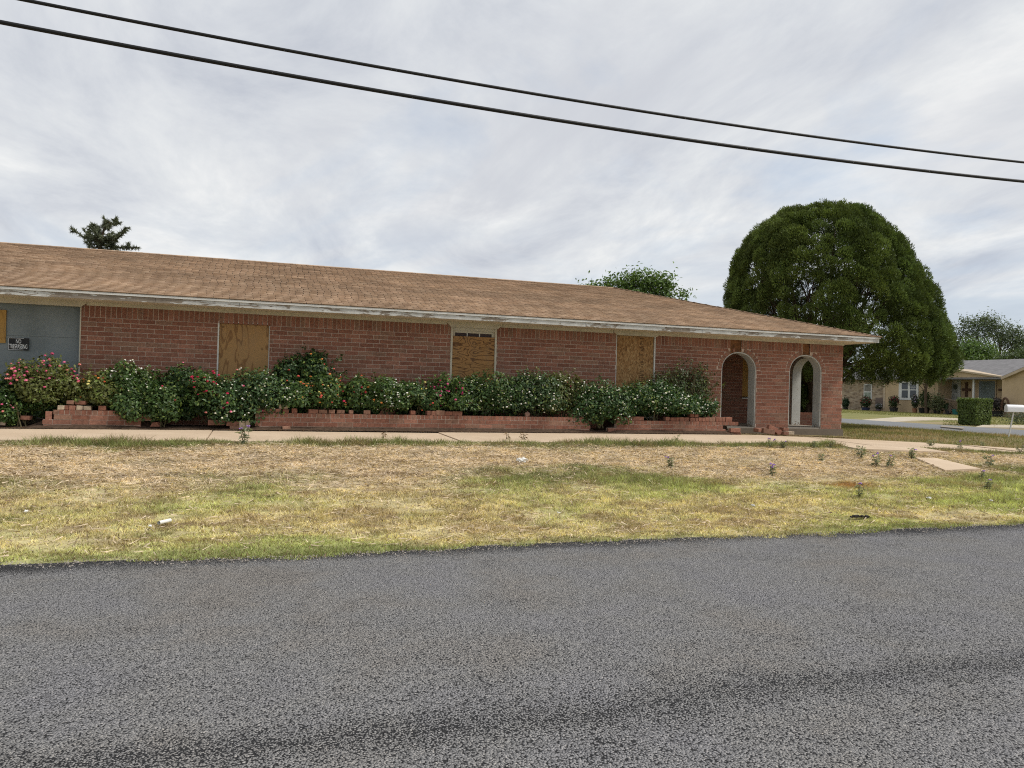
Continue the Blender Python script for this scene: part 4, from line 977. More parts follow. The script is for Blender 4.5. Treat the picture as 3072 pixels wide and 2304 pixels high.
def bush(label, x0, x1, top, bot, v, flowers, hue=(.045, .088, .028), nl=5200, leaf=.055, density=1.0, fzone=.45, stems=7, dep=.42, airy=False, name='lantana_bush'):
    a, b = at_v(x0, 1200, v).x, at_v(x1, 1200, v).x; xm = (x0 + x1) / 2
    zt, zb = at_v(xm, top, v).z, at_v(xm, bot, v).z; cx = (a + b) / 2; hw = (b - a) / 2
    spill = any(w_ in label for w_ in ('spilling', 'hanging', 'small low', 'left edge', 'pale plywood'))
    base = Vector((cx, v, max(.05, min(zb, .25)))); root = thing(name, label, 'bush', base, 'flowering bushes along the wall')
    st = MB()
    for i in range(stems):
        tx = cx + hw * random.uniform(-.75, .75); ty = v + random.uniform(-.25, .15); tz = zb + (zt - zb) * random.uniform(.45, .85)
        p0 = Vector((cx + random.uniform(-.1, .1), v + random.uniform(-.06, .06), base.z - .05)); p2 = Vector((tx, ty, tz)); p1 = (p0 + p2) / 2 + Vector((random.uniform(-.06, .06), random.uniform(-.05, .05), .06))
        st.tube([p0, p1, p2], [.014, .010, .005], 5)
    st.obj('stems', MAT['twig'], root)
    # foliage in overlapping lobes
    nlob = max(6, int(13 * hw / .6)); lob = []
    for i in range(nlob):
        fx = -.80 + 1.6 * ((i * 7 % nlob) + .5) / nlob + random.uniform(-.08, .08); fz = (i + .5) / nlob
        zc = zb + (zt - zb) * (.22 + .56 * fz * (1 - .35 * abs(fx)))
        lob.append((cx + fx * hw, v + random.uniform(-.5, .5) * dep - .04, zc, hw * random.uniform(.28, .46) + .05, dep * random.uniform(.55, .8), (zt - zb) * random.uniform(.20, .30)))
    Ps, Ns = [], []
    per = int(1.55 * nl * density / nlob)
    for lx, ly, lz, rx, ry, rz in lob:
        d = rng.normal(size=(per, 3)); d /= np.linalg.norm(d, axis=1, keepdims=True)
        r = (.55 + .5 * rng.random(per) ** .6)[:, None] if not airy else (.2 + .85 * rng.random(per))[:, None]
        bumpy = 1 + .25 * np.sin(d[:, :1] * 7 + lx * 5) * np.sin(d[:, 2:3] * 8 + lz * 3)
        P = np.array([lx, ly, lz]) + d * r * bumpy * np.array([rx, ry, rz]); Ps.append(P); Ns.append(d + np.array([0, -.25, .55]) + rng.normal(size=(per, 3)) * .45)
    for i in range(int(10 + 22 * hw)):
        fx = random.uniform(-.9, .9); q0 = np.array([cx + fx * hw, v + random.uniform(-.6, .2) * dep, zb + (zt - zb) * random.uniform(.55, .92) * (1 - .25 * abs(fx))]); dq = np.array([random.gauss(0, .5) + fx * .5, random.gauss(-.25, .35), random.uniform(.4, 1.1)]); dq /= np.linalg.norm(dq); ln_ = random.uniform(.12, .30); kk = 18
        tt = rng.random((kk, 1)); Ps.append(q0 + dq * ln_ * tt + rng.normal(0, .02, (kk, 3))); Ns.append(rng.normal(size=(kk, 3)) * .6 + dq + np.array([0, -.2, .4]))
    P = np.concatenate(Ps); Nn = np.concatenate(Ns)
    k = (P[:, 1] < VW - .02) & (P[:, 2] > max(.03, zb - .03)) & (P[:, 1] > 15.95); k &= spill | ~((P[:, 1] < VP + .12) & (P[:, 2] < .50)); P, Nn = P[k], Nn[k]
    r = rng.random(len(P)); col = np.array(hue)[None] * (.55 + .85 * r)[:, None]
    yel = rng.random(len(P)) < .14; col[yel] = np.array([.14, .19, .045]) * (.7 + .6 * rng.random(yel.sum()))[:, None]
    V, F, c = leaf_cloud(P, Nn, leaf * 1.12 * (.5 + 1.0 * rng.random(len(P))), col)
    tri_obj('foliage', V, F, MAT['leaf'], root, c)
    for (kind, count) in flowers:
        count = int(count * (2.0 if kind == 'white' else 1.35))
        m = MB(); got = 0; tries = 0
        score = P[:, 2] - .9 * np.abs(P[:, 1] - 0) * 0
        front_ = (Nn[:, 1] < .15) & (P[:, 2] > zb + (zt - zb) * (1 - fzone - .25 * rng.random(len(P))))
        idx = np.where(front_)[0]
        if len(idx) == 0: continue
        # flowers gather in a few drifts
        drifts = [P[random.choice(idx)] for _ in range(max(2, count // 7))]
        while got < count and tries < count * 12:
            tries += 1; p = P[random.choice(idx)]
            if min(np.linalg.norm(p - q) for q in drifts) > .20 and random.random() < .75: continue
            nrm = p - np.array([cx, v + .1, (zb + zt) / 2]); nrm /= np.linalg.norm(nrm) + 1e-6
            q = p + nrm * .03 + np.array([0, -.035, .015]); rad = random.uniform(.015, .025) * (1.0 if kind == 'white' else 1.35)
            m.blob(q, (rad, rad, rad * .7), random.choice(PAL[kind]), .25, 6, 3); got += 1
        if got: m.obj(kind + '_flowers', MAT['petal'], root, colors=True)['kind'] = 'stuff'
    return root
G_ = (.056, .105, .026); GD = (.034, .070, .022); GO = (.115, .13, .036); GB = (.048, .094, .028)
bush('dark green bush with few white blooms at the left edge of the picture', -120, 70, 1112, 1262, 17.0, [('white', 14)], GB, 5200)
bush('tall bush crowned with pink flowers in front of the blue panel', 15, 265, 1068, 1235, 16.95, [('pink', 95), ('yellow', 5)], GO, 5600, fzone=.42, stems=9)
bush('small low pink flowering plant beside the sidewalk at far left', 10, 130, 1200, 1275, 16.7, [('pink', 8)], G_, 1100, leaf=.045, dep=.16, stems=4)
bush('bush with orange and red blooms above the short planter wall', 225, 375, 1118, 1232, 16.95, [('orange', 38), ('yellow', 4)], GO, 3600)
bush('white flowering bush next to the orange blooms, right of the blue panel', 300, 470, 1082, 1240, 17.05, [('white', 46)], G_, 4600)
bush('broad leafy green bush spilling over the gap between the planter walls', 365, 590, 1150, 1274, 16.75, [('red', 5), ('white', 8)], (.058, .105, .03), 5600, dep=.36)
bush('dark bush with hardly any blooms left of the first boarded window', 475, 640, 1088, 1230, 17.1, [('pink', 8)], GD, 4400)
bush('crimson flowering bush below the first boarded window', 575, 700, 1100, 1245, 16.9, [('red', 44), ('white', 12)], G_, 3600, fzone=.6)
bush('large white flowering bush in front of the pale plywood window', 640, 880, 1096, 1272, 16.85, [('white', 70), ('pink', 10)], (.05, .095, .034), 6600, fzone=.75)
bush('tall dark green bush against the brick wall right of the first window', 840, 1030, 1048, 1190, 17.2, [('orange', 7)], GD, 5200, leaf=.06, dep=.3)
bush('orange and yellow flowering bush in front of the tall dark bush', 870, 1065, 1118, 1244, 16.85, [('orange', 52), ('white', 12), ('yellow', 6)], G_, 5400, fzone=.6)
bush('red flowering bush at the middle of the long planter wall', 1030, 1150, 1122, 1244, 16.9, [('orange', 16), ('red', 18), ('white', 8)], G_, 3600, fzone=.7)
bush('white flowering bush among red ones at the middle of the long wall', 1105, 1225, 1126, 1244, 16.85, [('white', 58)], G_, 3900, fzone=.75)
bush('bush with orange and yellow blooms left of the strong grained plywood', 1195, 1300, 1132, 1246, 16.95, [('orange', 16), ('yellow', 14)], GB, 3300, fzone=.65)
bush('magenta flowering bush just left of the strong grained plywood window', 1275, 1395, 1124, 1246, 16.9, [('magenta', 50)], G_, 3500, fzone=.65)
bush('bush with small white blooms in front of the strong grained plywood', 1360, 1560, 1112, 1252, 16.95, [('white', 66)], GB, 6000, fzone=.8)
bush('wide white flowering bush between the two right hand boarded windows', 1510, 1690, 1106, 1252, 16.9, [('white', 72)], (.05, .09, .034), 5800, fzone=.8)
bush('yellowish green bush with dry reddish tips left of the strand board', 1630, 1745, 1106, 1250, 16.95, [('pink', 6), ('white', 12)], (.095, .105, .03), 3600)
bush('white flowering bush hanging through the gap in the planter walls', 1715, 1885, 1134, 1278, 16.8, [('white', 60)], (.045, .092, .028), 5400, fzone=.85)
bush('white flowering bush below the strand board window', 1860, 2060, 1136, 1256, 16.85, [('white', 88)], (.042, .09, .026), 5800, fzone=.8)
bush('low white flowering bush ending at the first arch', 2025, 2145, 1188, 1256, 16.9, [('white', 58)], (.042, .092, .026), 3600, fzone=.85)
bush('wispy dark rose bush against the brick between strand board and arch', 1955, 2165, 1076, 1240, 17.12, [], (.075, .095, .042), 4300, leaf=.045, airy=True, stems=16, dep=.28, name='rose_bush')

for l_, x0, x1, tp in (('dark low foliage under the tall pink flowering bush', 10, 190, 1160), ('dark low foliage behind the leafy bush in the planter gap', 540, 690, 1150), ('dark low foliage under the tall dark bush right of the first window', 780, 900, 1150), ('dark low foliage behind the red and white bushes mid wall', 1000, 1130, 1150), ('dark low foliage left of the magenta bush', 1210, 1330, 1150), ('dark foliage below the strong grained plywood', 1350, 1440, 1120), ('dark foliage below the strand board', 1840, 1960, 1160), ('dark foliage behind the crimson flowers', 430, 560, 1140)):
    bush(l_, x0, x1, tp, 1262, 17.12, [], GD, 3000, dep=.3, stems=4, name='shrub')

# dead leaves and dirt along the foot of the planters
n = 5200; u_ = rng.uniform(-6, 15, n); v_ = VP - np.abs(rng.normal(0, .09, n)) - .02; z = walk_z(u_, np.minimum(v_, V_WALK1)) + .014 + .006 * rng.random(n)
P = np.c_[u_, v_, z]; col = np.array([.12, .08, .05]) * (.4 + 1.3 * rng.random(n))[:, None]
V, F, c = leaf_cloud(P, np.c_[rng.normal(0, .4, n), rng.normal(0, .4, n), np.ones(n)], .02 + .03 * rng.random(n), col)
o = tri_obj('dead_leaf_litter', V, F, MAT['grass'], None, c); o['kind'] = 'stuff'; tag(o, 'dead leaves and dirt along the foot of the planter walls', 'leaf litter')

# ================================================================== TREES
def limb(m, p0, p1, r0, r1, bend=.15, n=5):
    p0, p1 = Vector(p0), Vector(p1); L_ = (p1 - p0).length; off = Vector((random.uniform(-1, 1), random.uniform(-1, 1), random.uniform(-.3, .6))) * L_ * bend
    pts = [p0.lerp(p1, t) + off * math.sin(math.pi * t) for t in np.linspace(0, 1, n)]
    m.tube(pts, [r0 + (r1 - r0) * t for t in np.linspace(0, 1, n)], 6); return pts
# --- big juniper right of the house
YT = 29.5; sc = YT / FPX
prof = [(604, 2480, 2545), (612, 2415, 2580), (632, 2350, 2612), (665, 2300, 2645), (700, 2262, 2678), (740, 2228, 2712), (790, 2196, 2745), (850, 2182, 2788), (920, 2178, 2822), (990, 2182, 2853), (1050, 2190, 2871), (1085, 2200, 2866), (1110, 2240, 2848), (1132, 2330, 2800)]
pz, pc, pr = [], [], []
for y, l, r in prof:
    xm = (l + r) / 2; p = at_d(xm, y, YT); pz.append(p.z); pc.append((p.x, p.y)); pr.append((r - l) / 2 * sc)
pz, pc, pr = np.array(pz)[::-1] - .15, np.array(pc)[::-1] - np.array([.17, -.06]), np.array(pr)[::-1] * .895; pz[-5:] -= np.array([.04, .10, .18, .30, .45])
cx0 = at_d(2452, 1200, YT); jb = Vector((cx0.x, cx0.y, float(g(np.array(cx0.x), np.array(cx0.y)))))
jun = thing('juniper_tree', 'huge round dark green juniper tree towering behind the right end of the house', 'tree', jb)
tm = MB(); tips = []
for i in range(9):
    limb(tm, jb + Vector((random.uniform(-.35, .35), random.uniform(-.3, .3), -.1)), jb + Vector((random.uniform(-.7, .7), random.uniform(-.6, .6), random.uniform(1.6, 2.4))), .26, .16, .05)
for i in range(95):
    z = random.uniform(2.9, pz[-1] - .5); R_ = float(np.interp(z, pz, pr)) * random.uniform(.45, .92); an = random.uniform(0, 2 * math.pi)
    c = (np.interp(z, pz, pc[:, 0]), np.interp(z, pz, pc[:, 1]))
    p1 = Vector((c[0] + R_ * math.cos(an), c[1] + R_ * math.sin(an), z)); p0 = jb + Vector((random.uniform(-.5, .5), random.uniform(-.4, .4), random.uniform(.9, 2.2)))
    limb(tm, p0, p1, random.uniform(.05, .09), .012, .12, 6)
tm.obj('trunk', MAT['bark'], jun, smooth=True)
NL = 2900                                                   # foliage clumps
z = pz[0] + (pz[-1] - pz[0]) * rng.random(NL) ** .92; an = rng.uniform(0, 2 * np.pi, NL); rad = np.interp(z, pz, pr)
shell = rng.random(NL) < .84; rr = np.where(shell, .90 + .09 * rng.random(NL), .45 + .4 * rng.random(NL)) * (1 + .03 * np.sin(an * 7 + z * 3))
cxx, cyy = np.interp(z, pz, pc[:, 0]), np.interp(z, pz, pc[:, 1])
TP = np.c_[cxx + rad * rr * np.cos(an), cyy + rad * rr * np.sin(an), z]
# thin places where the sky shows through
toward = np.array([jb.x, jb.y]); toward = toward / np.linalg.norm(toward); side = np.array([toward[1], -toward[0]])
sx = (TP[:, :2] - np.array([cxx, cyy]).T) @ side
gapn = fbm(sx * 1.7 + 10, z * .9, 77, 3); edge_ = np.abs(sx) / np.maximum(rad, .1)
drop = (gapn > .585) & (edge_ < .84) & (z > 3.4) & (z < pz[-1] - .6) & (rng.random(NL) < .8)
TP, an = TP[~drop], an[~drop]
ns = 330; sk = np.c_[jb.x + rng.normal(0, .9, ns), jb.y + 1.0 + rng.normal(0, .5, ns), rng.uniform(.0, 2.9, ns)]; sk = sk[sk[:, 0] < jb.x + .8]
TP = np.concatenate([TP, sk]); an = np.concatenate([an, rng.uniform(0, 6.28, len(sk))]); nT = len(TP); K = 240
out_ = np.c_[np.cos(an), np.sin(an), np.full(nT, .75)]; out_ /= np.linalg.norm(out_, axis=1, keepdims=True)
cr = rng.uniform(.14, .31, nT)
d3 = rng.normal(size=(nT * K, 3)); d3 /= np.linalg.norm(d3, axis=1, keepdims=True); o3 = np.repeat(out_, K, 0)
dt = (d3 * o3).sum(1); d3[dt < -.25] *= -1
pos = np.repeat(TP, K, 0) + d3 * (np.repeat(cr, K) * (.78 + .26 * rng.random(nT * K)))[:, None] * np.array([1, 1, 1.15])
pos += o3 * (np.repeat(cr, K) * .25 * rng.random(nT * K))[:, None]
dr_ = d3 * .8 + o3 * .5 + rng.normal(0, .45, (nT * K, 3)) + np.array([0, 0, .25]); dr_ /= np.linalg.norm(dr_, axis=1, keepdims=True)
wv = np.cross(dr_, rng.normal(size=dr_.shape)); wv /= np.linalg.norm(wv, axis=1, keepdims=True)
Ls = (.045 + .06 * rng.random(nT * K))[:, None]; Ws = (.010 + .012 * rng.random(nT * K))[:, None]
V = np.stack([pos - wv * Ws, pos + wv * Ws, pos + dr_ * Ls], 1).reshape(-1, 3)
tone = fbm(TP[:, 0] * .9, TP[:, 2] * .9, 13, 3)[:, None]
tc_ = (np.array([.062, .10, .026]) * (1 - tone) + np.array([.13, .165, .04]) * tone) * (.5 + 1.1 * rng.random(nT))[:, None]
brn = rng.random(nT) < .0; tc_[brn] = np.array([.13, .085, .035])
col = np.repeat(tc_, K, 0) * (.7 + .6 * rng.random(nT * K))[:, None]
tri_obj('crown', V, np.arange(len(V)).reshape(-1, 3), MAT['conifer'], jun, col)

def leafy_tree(name, label, base, trunk_h, blobs, nleaf, leaf, hue, trunk_r=.16, twigs=26, group=None, aspect=.5):
    t = thing(name, label, 'tree', base, group); m = MB(); top = Vector(base) + Vector((0, 0, trunk_h)); limb(m, Vector(base) - Vector((0, 0, .2)), top, trunk_r, trunk_r * .7, .03)
    Ps, Ns = [], []; tot = sum(r[0] * r[1] * r[2] for _, r in blobs) ** 1.0
    for c, r in blobs:
        c = Vector(c); limb(m, top - Vector((0, 0, random.uniform(0, trunk_h * .25))), c, trunk_r * .5, .03, .1)
        for k in range(max(2, twigs // len(blobs))):
            d = Vector((random.gauss(0, 1), random.gauss(0, 1), random.gauss(.3, 1))).normalized(); limb(m, c - Vector((0, 0, r[2] * .4)), c + Vector((d.x * r[0], d.y * r[1], d.z * r[2])) * .95, .02, .006, .1, 4)
        n = int(nleaf * r[0] * r[1] * r[2] / tot); ncl = max(6, n // 26)
        d = rng.normal(size=(ncl, 3)); d /= np.linalg.norm(d, axis=1, keepdims=True)
        cl = np.array(c) + d * np.array(r) * (.45 + .6 * rng.random((ncl, 1)) ** .7)
        P = np.repeat(cl, 26, 0) + rng.normal(0, leaf * 1.25, (ncl * 26, 3)); Ps.append(P); Ns.append(np.repeat(d, 26, 0) * .4 + rng.normal(0, .7, (ncl * 26, 3)) + np.array([0, 0, .6]))
    m.obj('trunk', MAT['bark'], t, smooth=True)
    P = np.concatenate(Ps); Nn = np.concatenate(Ns); col = np.array(hue)[None] * (.55 + .9 * rng.random(len(P)))[:, None]
    V, F, c = leaf_cloud(P, Nn, leaf * (.7 + .6 * rng.random(len(P))), col, aspect); tri_obj('crown', V, F, MAT['treeleaf'], t, c); return t
# --- broadleaf tree whose top shows above the roof
def blobs_px(rows, Y):
    o = []
    for x, y, rx, ry in rows: p = at_d(x, y + (6 if Y < 50 else 0), Y); s = Y / FPX; o.append((p, (rx * s, rx * s * .9, ry * s)))
    return o
YB = 36.0; b0 = at_d(1905, 1200, YB)
leafy_tree('broadleaf_tree', 'light green broadleaf treetop showing above the roof near the hip', (b0.x, b0.y, -.05), 3.6,
           blobs_px([(1765, 868, 22, 22), (1800, 875, 32, 26), (1825, 850, 14, 16), (1850, 860, 30, 28), (1885, 845, 34, 30), (1905, 835, 26, 28), (1935, 850, 40, 34), (1960, 830, 22, 20), (1985, 858, 32, 30), (2005, 838, 18, 24), (2010, 880, 22, 22), (2047, 889, 10, 9), (1900, 905, 60, 30), (1965, 905, 50, 28), (1840, 900, 40, 22)], YB), 7000, .17, (.115, .185, .05), .18)
# --- sparse conifer tip on the left
YC = 31.0; c0 = at_d(303, 1200, YC); con = thing('conifer_tree', 'sparse spiky conifer tip showing above the left part of the roof', 'tree', (c0.x, c0.y, 0)); m = MB(); NV, NC = [], []
leader = [Vector((c0.x, c0.y, -.1)), at_d(300, 900, YC), at_d(300, 740, YC), at_d(308, 700, YC), at_d(323, 662, YC)]
m.tube(leader, [.22, .16, .09, .05, .015], 7)
arms = [((300, 720), (234, 684)), ((296, 705), (246, 672)), ((296, 715), (272, 712)), ((300, 700), (284, 674)), ((306, 715), (358, 686)), ((304, 722), (372, 696)), ((304, 735), (404, 739)), ((305, 728), (348, 728)), ((322, 676), (341, 674)), ((323, 664), (338, 660)), ((300, 738), (278, 732)), ((300, 742), (345, 742)), ((322, 668), (318, 664)), ((300, 760), (255, 748)), ((300, 770), (372, 762)), ((300, 800), (240, 780)), ((300, 800), (370, 790)), ((300, 850), (220, 830)), ((300, 850), (395, 835))]
arms += [((300, 730), (300 + dx, 690 + abs(dx) * .5)) for dx in (-25, -12, 10, 26)]
axes = [leader[1:]]
for s, e in arms:
    p0, p1 = at_d(*s, YC), at_d(*e, YC); p1 = p1 + Vector((random.uniform(-.3, .3), random.uniform(-.6, .6), 0)); mid = (p0 + p1) / 2 - Vector((0, 0, .10)); mid = mid + Vector((random.uniform(-.12, .12), 0, random.uniform(-.10, .10))); m.tube([p0, mid, p1], [.035, .025, .01], 5); axes.append([p0, mid, p1])
    for _k in range(4):
        q0 = p0.lerp(p1, random.uniform(.3, .95)); q1 = q0 + Vector((random.uniform(-.22, .22), random.uniform(-.2, .2), random.uniform(-.22, .2))); axes.append([q0, (q0 + q1) / 2, q1])
m.obj('trunk', MAT['bark'], con, smooth=True)
for ax in axes:
    for p, q in zip(ax[:-1], ax[1:]):
        L_ = (q - p).length; n = int(L_ * 260)
        t = rng.random(n)[:, None]; b = np.array(p) * (1 - t) + np.array(q) * t
        d = rng.normal(size=(n, 3)) + np.array((q - p).normalized()) * .7; d /= np.linalg.norm(d, axis=1, keepdims=True)
        w = np.cross(d, rng.normal(size=(n, 3))); w /= np.linalg.norm(w, axis=1, keepdims=True); l = (.08 + .12 * rng.random(n))[:, None]
        NV.append(np.stack([b - w * .02, b + w * .02, b + d * l], 1).reshape(-1, 3)); NC.append(np.array([.12, .135, .085]) * (.5 + 1.0 * rng.random(n))[:, None])
V = np.concatenate(NV); tri_obj('needles', V, np.arange(len(V)).reshape(-1, 3), MAT['conifer'], con, np.concatenate(NC))
# --- trees behind the neighbour
YF = 104.0; b0 = at_d(3000, 1210, YF)
leafy_tree('airy_tree', 'tall airy grey green tree behind the grey roof at right', (b0.x, b0.y, -.2), 6.0,
           blobs_px([(2885, 990, 18, 22), (2905, 970, 22, 18), (2935, 975, 30, 22), (2965, 965, 30, 24), (2990, 985, 30, 26), (2900, 1015, 26, 20), (3010, 1010, 26, 22), (3040, 1000, 28, 26), (3030, 1035, 30, 22), (3065, 1010, 30, 26), (3060, 1045, 30, 24), (2950, 1010, 34, 24), (3110, 1020, 40, 36), (2870, 1010, 20, 18)], YF), 8000, .34, (.10, .135, .075), .35, 60, 'trees behind the tan house', .4)
YG = 96.0; b0 = at_d(2930, 1215, YG)
leafy_tree('round_tree', 'fresh green round tree rising just behind the tan house', (b0.x, b0.y, -.2), 3.0,
           blobs_px([(2900, 1050, 34, 26), (2935, 1045, 34, 24), (2965, 1062, 34, 22), (2880, 1068, 30, 22), (2920, 1075, 50, 20), (2995, 1075, 20, 12), (2860, 1060, 20, 18)], YG), 6200, .30, (.10, .165, .045), .3, 20, 'trees behind the tan house')
b0 = at_d(3050, 1215, 92)
leafy_tree('hedge_tree', 'low dark green trees along the ridge line at the right edge', (b0.x, b0.y, -.2), 2.6, blobs_px([(3010, 1075, 24, 10), (3040, 1070, 26, 12), (3072, 1066, 26, 16), (3110, 1060, 30, 20)], 92), 2600, .28, (.08, .12, .045), .2, 12, 'trees behind the tan house')

# ================================================================== NEIGHBOUR'S HOUSE
U0 = 58.0; ZN = -.24
NM = {'stucco': plain('tan_stucco', (.47, .355, .225), .9, .10, 1.2, .1, .2), 'stone': None, 'roof': plain('grey_shingles', (.19, .185, .19), .95, .18, 2.5, .1, .3), 'trim': plain('tan_trim', (.45, .36, .26), .7, .1, 2), 'wood': plain('weathered_lattice_wood', (.16, .12, .09), .9, .2, 4)}
def stone():
    mm, t, b, ob_, pos = newmat('mixed_buff_stone', .95, .1)
    vo = N(t, 'ShaderNodeTexVoronoi'); vo.inputs['Scale'].default_value = 1.0; t.links.new(mapping(t, pos, (1, 2.4, 7.0)), vo.inputs['Vector'])
    bw = N(t, 'ShaderNodeRGBToBW'); t.links.new(vo.outputs['Color'], bw.inputs[0])
    c = ramp(t, bw.outputs[0], [(.15, (.17, .125, .085)), (.4, (.27, .20, .135)), (.65, (.33, .25, .165)), (.9, (.48, .39, .28))])
    setc(t, b, mixc(t, ramp(t, vo.outputs['Distance'], [(.35, 0), (.6, .5)]), c, (.40, .33, .25))); bump(t, b, vo.outputs['Distance'], -.5, .05); return mm
NM['stone'] = stone()
nh = thing('tan_house', 'tan stucco ranch house with grey roof and porch across the side street', 'house', (U0 + 5, 58, ZN))
def nb(x0, x1, y0, y1, u, th_, name, mat, parent=nh, zlo=None, zhi=None):
    """box on a plane facing the street, from a photograph rectangle"""
    ym = (y0 + y1) / 2; xm = (x0 + x1) / 2; va, vb = at_u(x1, ym, u).y, at_u(x0, ym, u).y
    z0 = at_u(xm, y1, u).z if zlo is None else zlo; z1 = at_u(xm, y0, u).z if zhi is None else zhi
    m = MB(); m.box((u, va, z0), (u + th_, vb, z1)); return m.obj(name, mat, parent)
EZ = at_u(2900, 1134, U0).z                                   # eave height
rz_ = at_u(2950, 1080, U0 + 5).z
nb(2330, 2652, 1100, 1228, U0 + .25, 8, 'stone_wall', NM['stone'], zlo=ZN - .3, zhi=EZ)
nb(2652, 2814, 1100, 1228, U0, 8, 'wall', NM['stucco'], zlo=ZN - .3, zhi=EZ + .001)
nb(2814, 3006, 1100, 1228, U0 + 1.7, 6.3, 'porch_wall', NM['stucco'], zlo=ZN - .3, zhi=EZ + .002)
nb(3006, 3300, 1100, 1228, U0 - .5, 8.5, 'wing_wall', NM['stucco'], zlo=ZN - .3, zhi=EZ + .003)
nb(2814, 3006, 1100, 1228, U0 + .1, 1.6, 'porch_slab', MAT['slab'], zlo=ZN - .3, zhi=ZN + .12)
# roofs
va, vb = at_u(3400, 1130, U0).y, at_u(2330, 1130, U0).y
m = MB(); m.add([(U0 - .42, va, EZ), (U0 - .42, vb, EZ), (U0 + 5, vb, rz_), (U0 + 5, va, rz_), (U0 + 10.5, va, EZ), (U0 + 10.5, vb, EZ), (U0 - .42, va, EZ - .12), (U0 - .42, vb, EZ - .12), (U0 + 10.5, va, EZ - .12), (U0 + 10.5, vb, EZ - .12)], [(0, 3, 2, 1), (3, 4, 5, 2), (0, 1, 7, 6), (1, 2, 5, 9, 7), (0, 6, 8, 4, 3), (6, 7, 9, 8)])
rf = m.obj('roof', NM['roof'], nh)
p = at_u(2887, 1092, U0 + 3.6); q = at_u(2887, 1076, U0 + 3.6); m = MB(); m.lathe([(.09, -.3), (.09, q.z - p.z - .25), (.17, q.z - p.z - .22), (.17, q.z - p.z - .12), (.05, q.z - p.z)], (p.x, p.y, p.z), 10); m.obj('vent_pipe', MAT['white'], rf)
# porch gable facing the street
pk = at_u(2852, 1107, U0 - .3); le = at_u(2790, 1128, U0 - .3); re_ = at_u(3008, 1131, U0 - .3); pz_ = at_u(2900, 1138, U0 - .3).z
m = MB(); m.prism([(re_.y, pz_), (re_.y, pz_ + .22), (pk.y, pk.z), (le.y, pz_ + .35), (le.y, pz_)], 'x', U0 - .3, U0 - .15); m.obj('porch_gable', NM['stucco'], nh)
m = MB()
m.add([(U0 - .45, re_.y - .3, pz_ + .20), (U0 - .45, pk.y, pk.z + .03), (U0 + 3, pk.y, pk.z + .03), (U0 + 3, re_.y - .3, pz_ + .20), (U0 - .45, re_.y - .3, pz_ + .08), (U0 - .45, pk.y, pk.z - .12)], [(0, 1, 2, 3), (0, 4, 5, 1)])
m.add([(U0 - .45, pk.y, pk.z + .03), (U0 - .45, le.y + .3, pz_ + .32), (U0 + 3, le.y + .3, pz_ + .32), (U0 + 3, pk.y, pk.z + .03), (U0 - .45, pk.y, pk.z - .12), (U0 - .45, le.y + .3, pz_ + .2)], [(0, 1, 2, 3), (0, 4, 5, 1)])
m.obj('porch_roof', NM['trim'], nh)
# wing gable (rises to the right)
e0 = at_u(3012, 1126, U0 - .8); e1 = at_u(3072, 1100, U0 - .8); d = (e1 - e0); e2 = e0 + d * 2.0
m = MB(); m.add([(U0 - .5, e0.y, EZ), (U0 - .5, e2.y, EZ), (U0 - .5, e2.y, e2.z - .15), (U0 - .5, e0.y, e0.z - .15)], [(0, 3, 2, 1)]); m.obj('wing_gable', NM['stucco'], nh)
m = MB(); m.add([(U0 - .8, e0.y + .25, e0.z - .1), (U0 - .8, e2.y, e2.z), (U0 + 5, e2.y, e2.z), (U0 + 5, e0.y + .25, e0.z - .1), (U0 - .8, e0.y + .25, e0.z - .30), (U0 - .8, e2.y, e2.z - .2)], [(0, 3, 2, 1), (0, 1, 5, 4)]); m.obj('wing_roof', NM['roof'], nh)
m = MB(); m.add([(U0 - .82, e0.y + .25, e0.z - .13), (U0 - .82, e2.y, e2.z - .03), (U0 - .82, e2.y, e2.z - .25), (U0 - .82, e0.y + .25, e0.z - .35), (U0 - .55, e0.y + .25, e0.z - .35), (U0 - .55, e2.y, e2.z - .25)], [(0, 1, 2, 3), (3, 2, 5, 4)]); m.obj('barge_board', NM['trim'], nh)
gl = plain('dark_window_glass', (.035, .045, .06), .12, .2, 1, .6)
# white paired sash window
wf = nb(2696, 2755, 1140, 1200, U0 - .06, .1, 'window', MAT['white'])
for (x0, x1, y0, y1) in ((2705, 2723, 1148, 1168), (2705, 2723, 1171, 1193), (2730, 2748, 1148, 1168), (2730, 2748, 1171, 1193)): nb(x0, x1, y0, y1, U0 - .075, .012, 'pane', gl, wf)
for x in (2736, 2742): nb(x - .5, x + .5, 1148, 1168, U0 - .085, .009, 'muntin', MAT['white'], wf)
for y in (1154.5, 1161.5): nb(2730, 2748, y - .5, y + .5, U0 - .088, .012, 'muntin', MAT['white'], wf)
# stone-side window, brown panel
wf = nb(2591, 2615, 1152, 1197, U0 + .19, .1, 'window', MAT['white'])
nb(2593, 2612, 1155, 1174, U0 + .175, .012, 'pane', plain('curtained_glass', (.16, .15, .12), .2, .35, 6, .5), wf); nb(2593, 2612, 1177, 1195, U0 + .175, .012, 'pane', plain('reflection_toned_glass', (.20, .24, .19), .2, .4, 5, .5), wf)  # lower pane carries its reflection as a paler mottled base colour
nb(2626, 2650, 1194, 1224, U0 + .15, .12, 'utility_panel', plain('brown_panel', (.16, .12, .10), .8, .15, 2))
nb(2650, 2655, 1122, 1226, U0 - .04, .2, 'corner_board', NM['trim'])
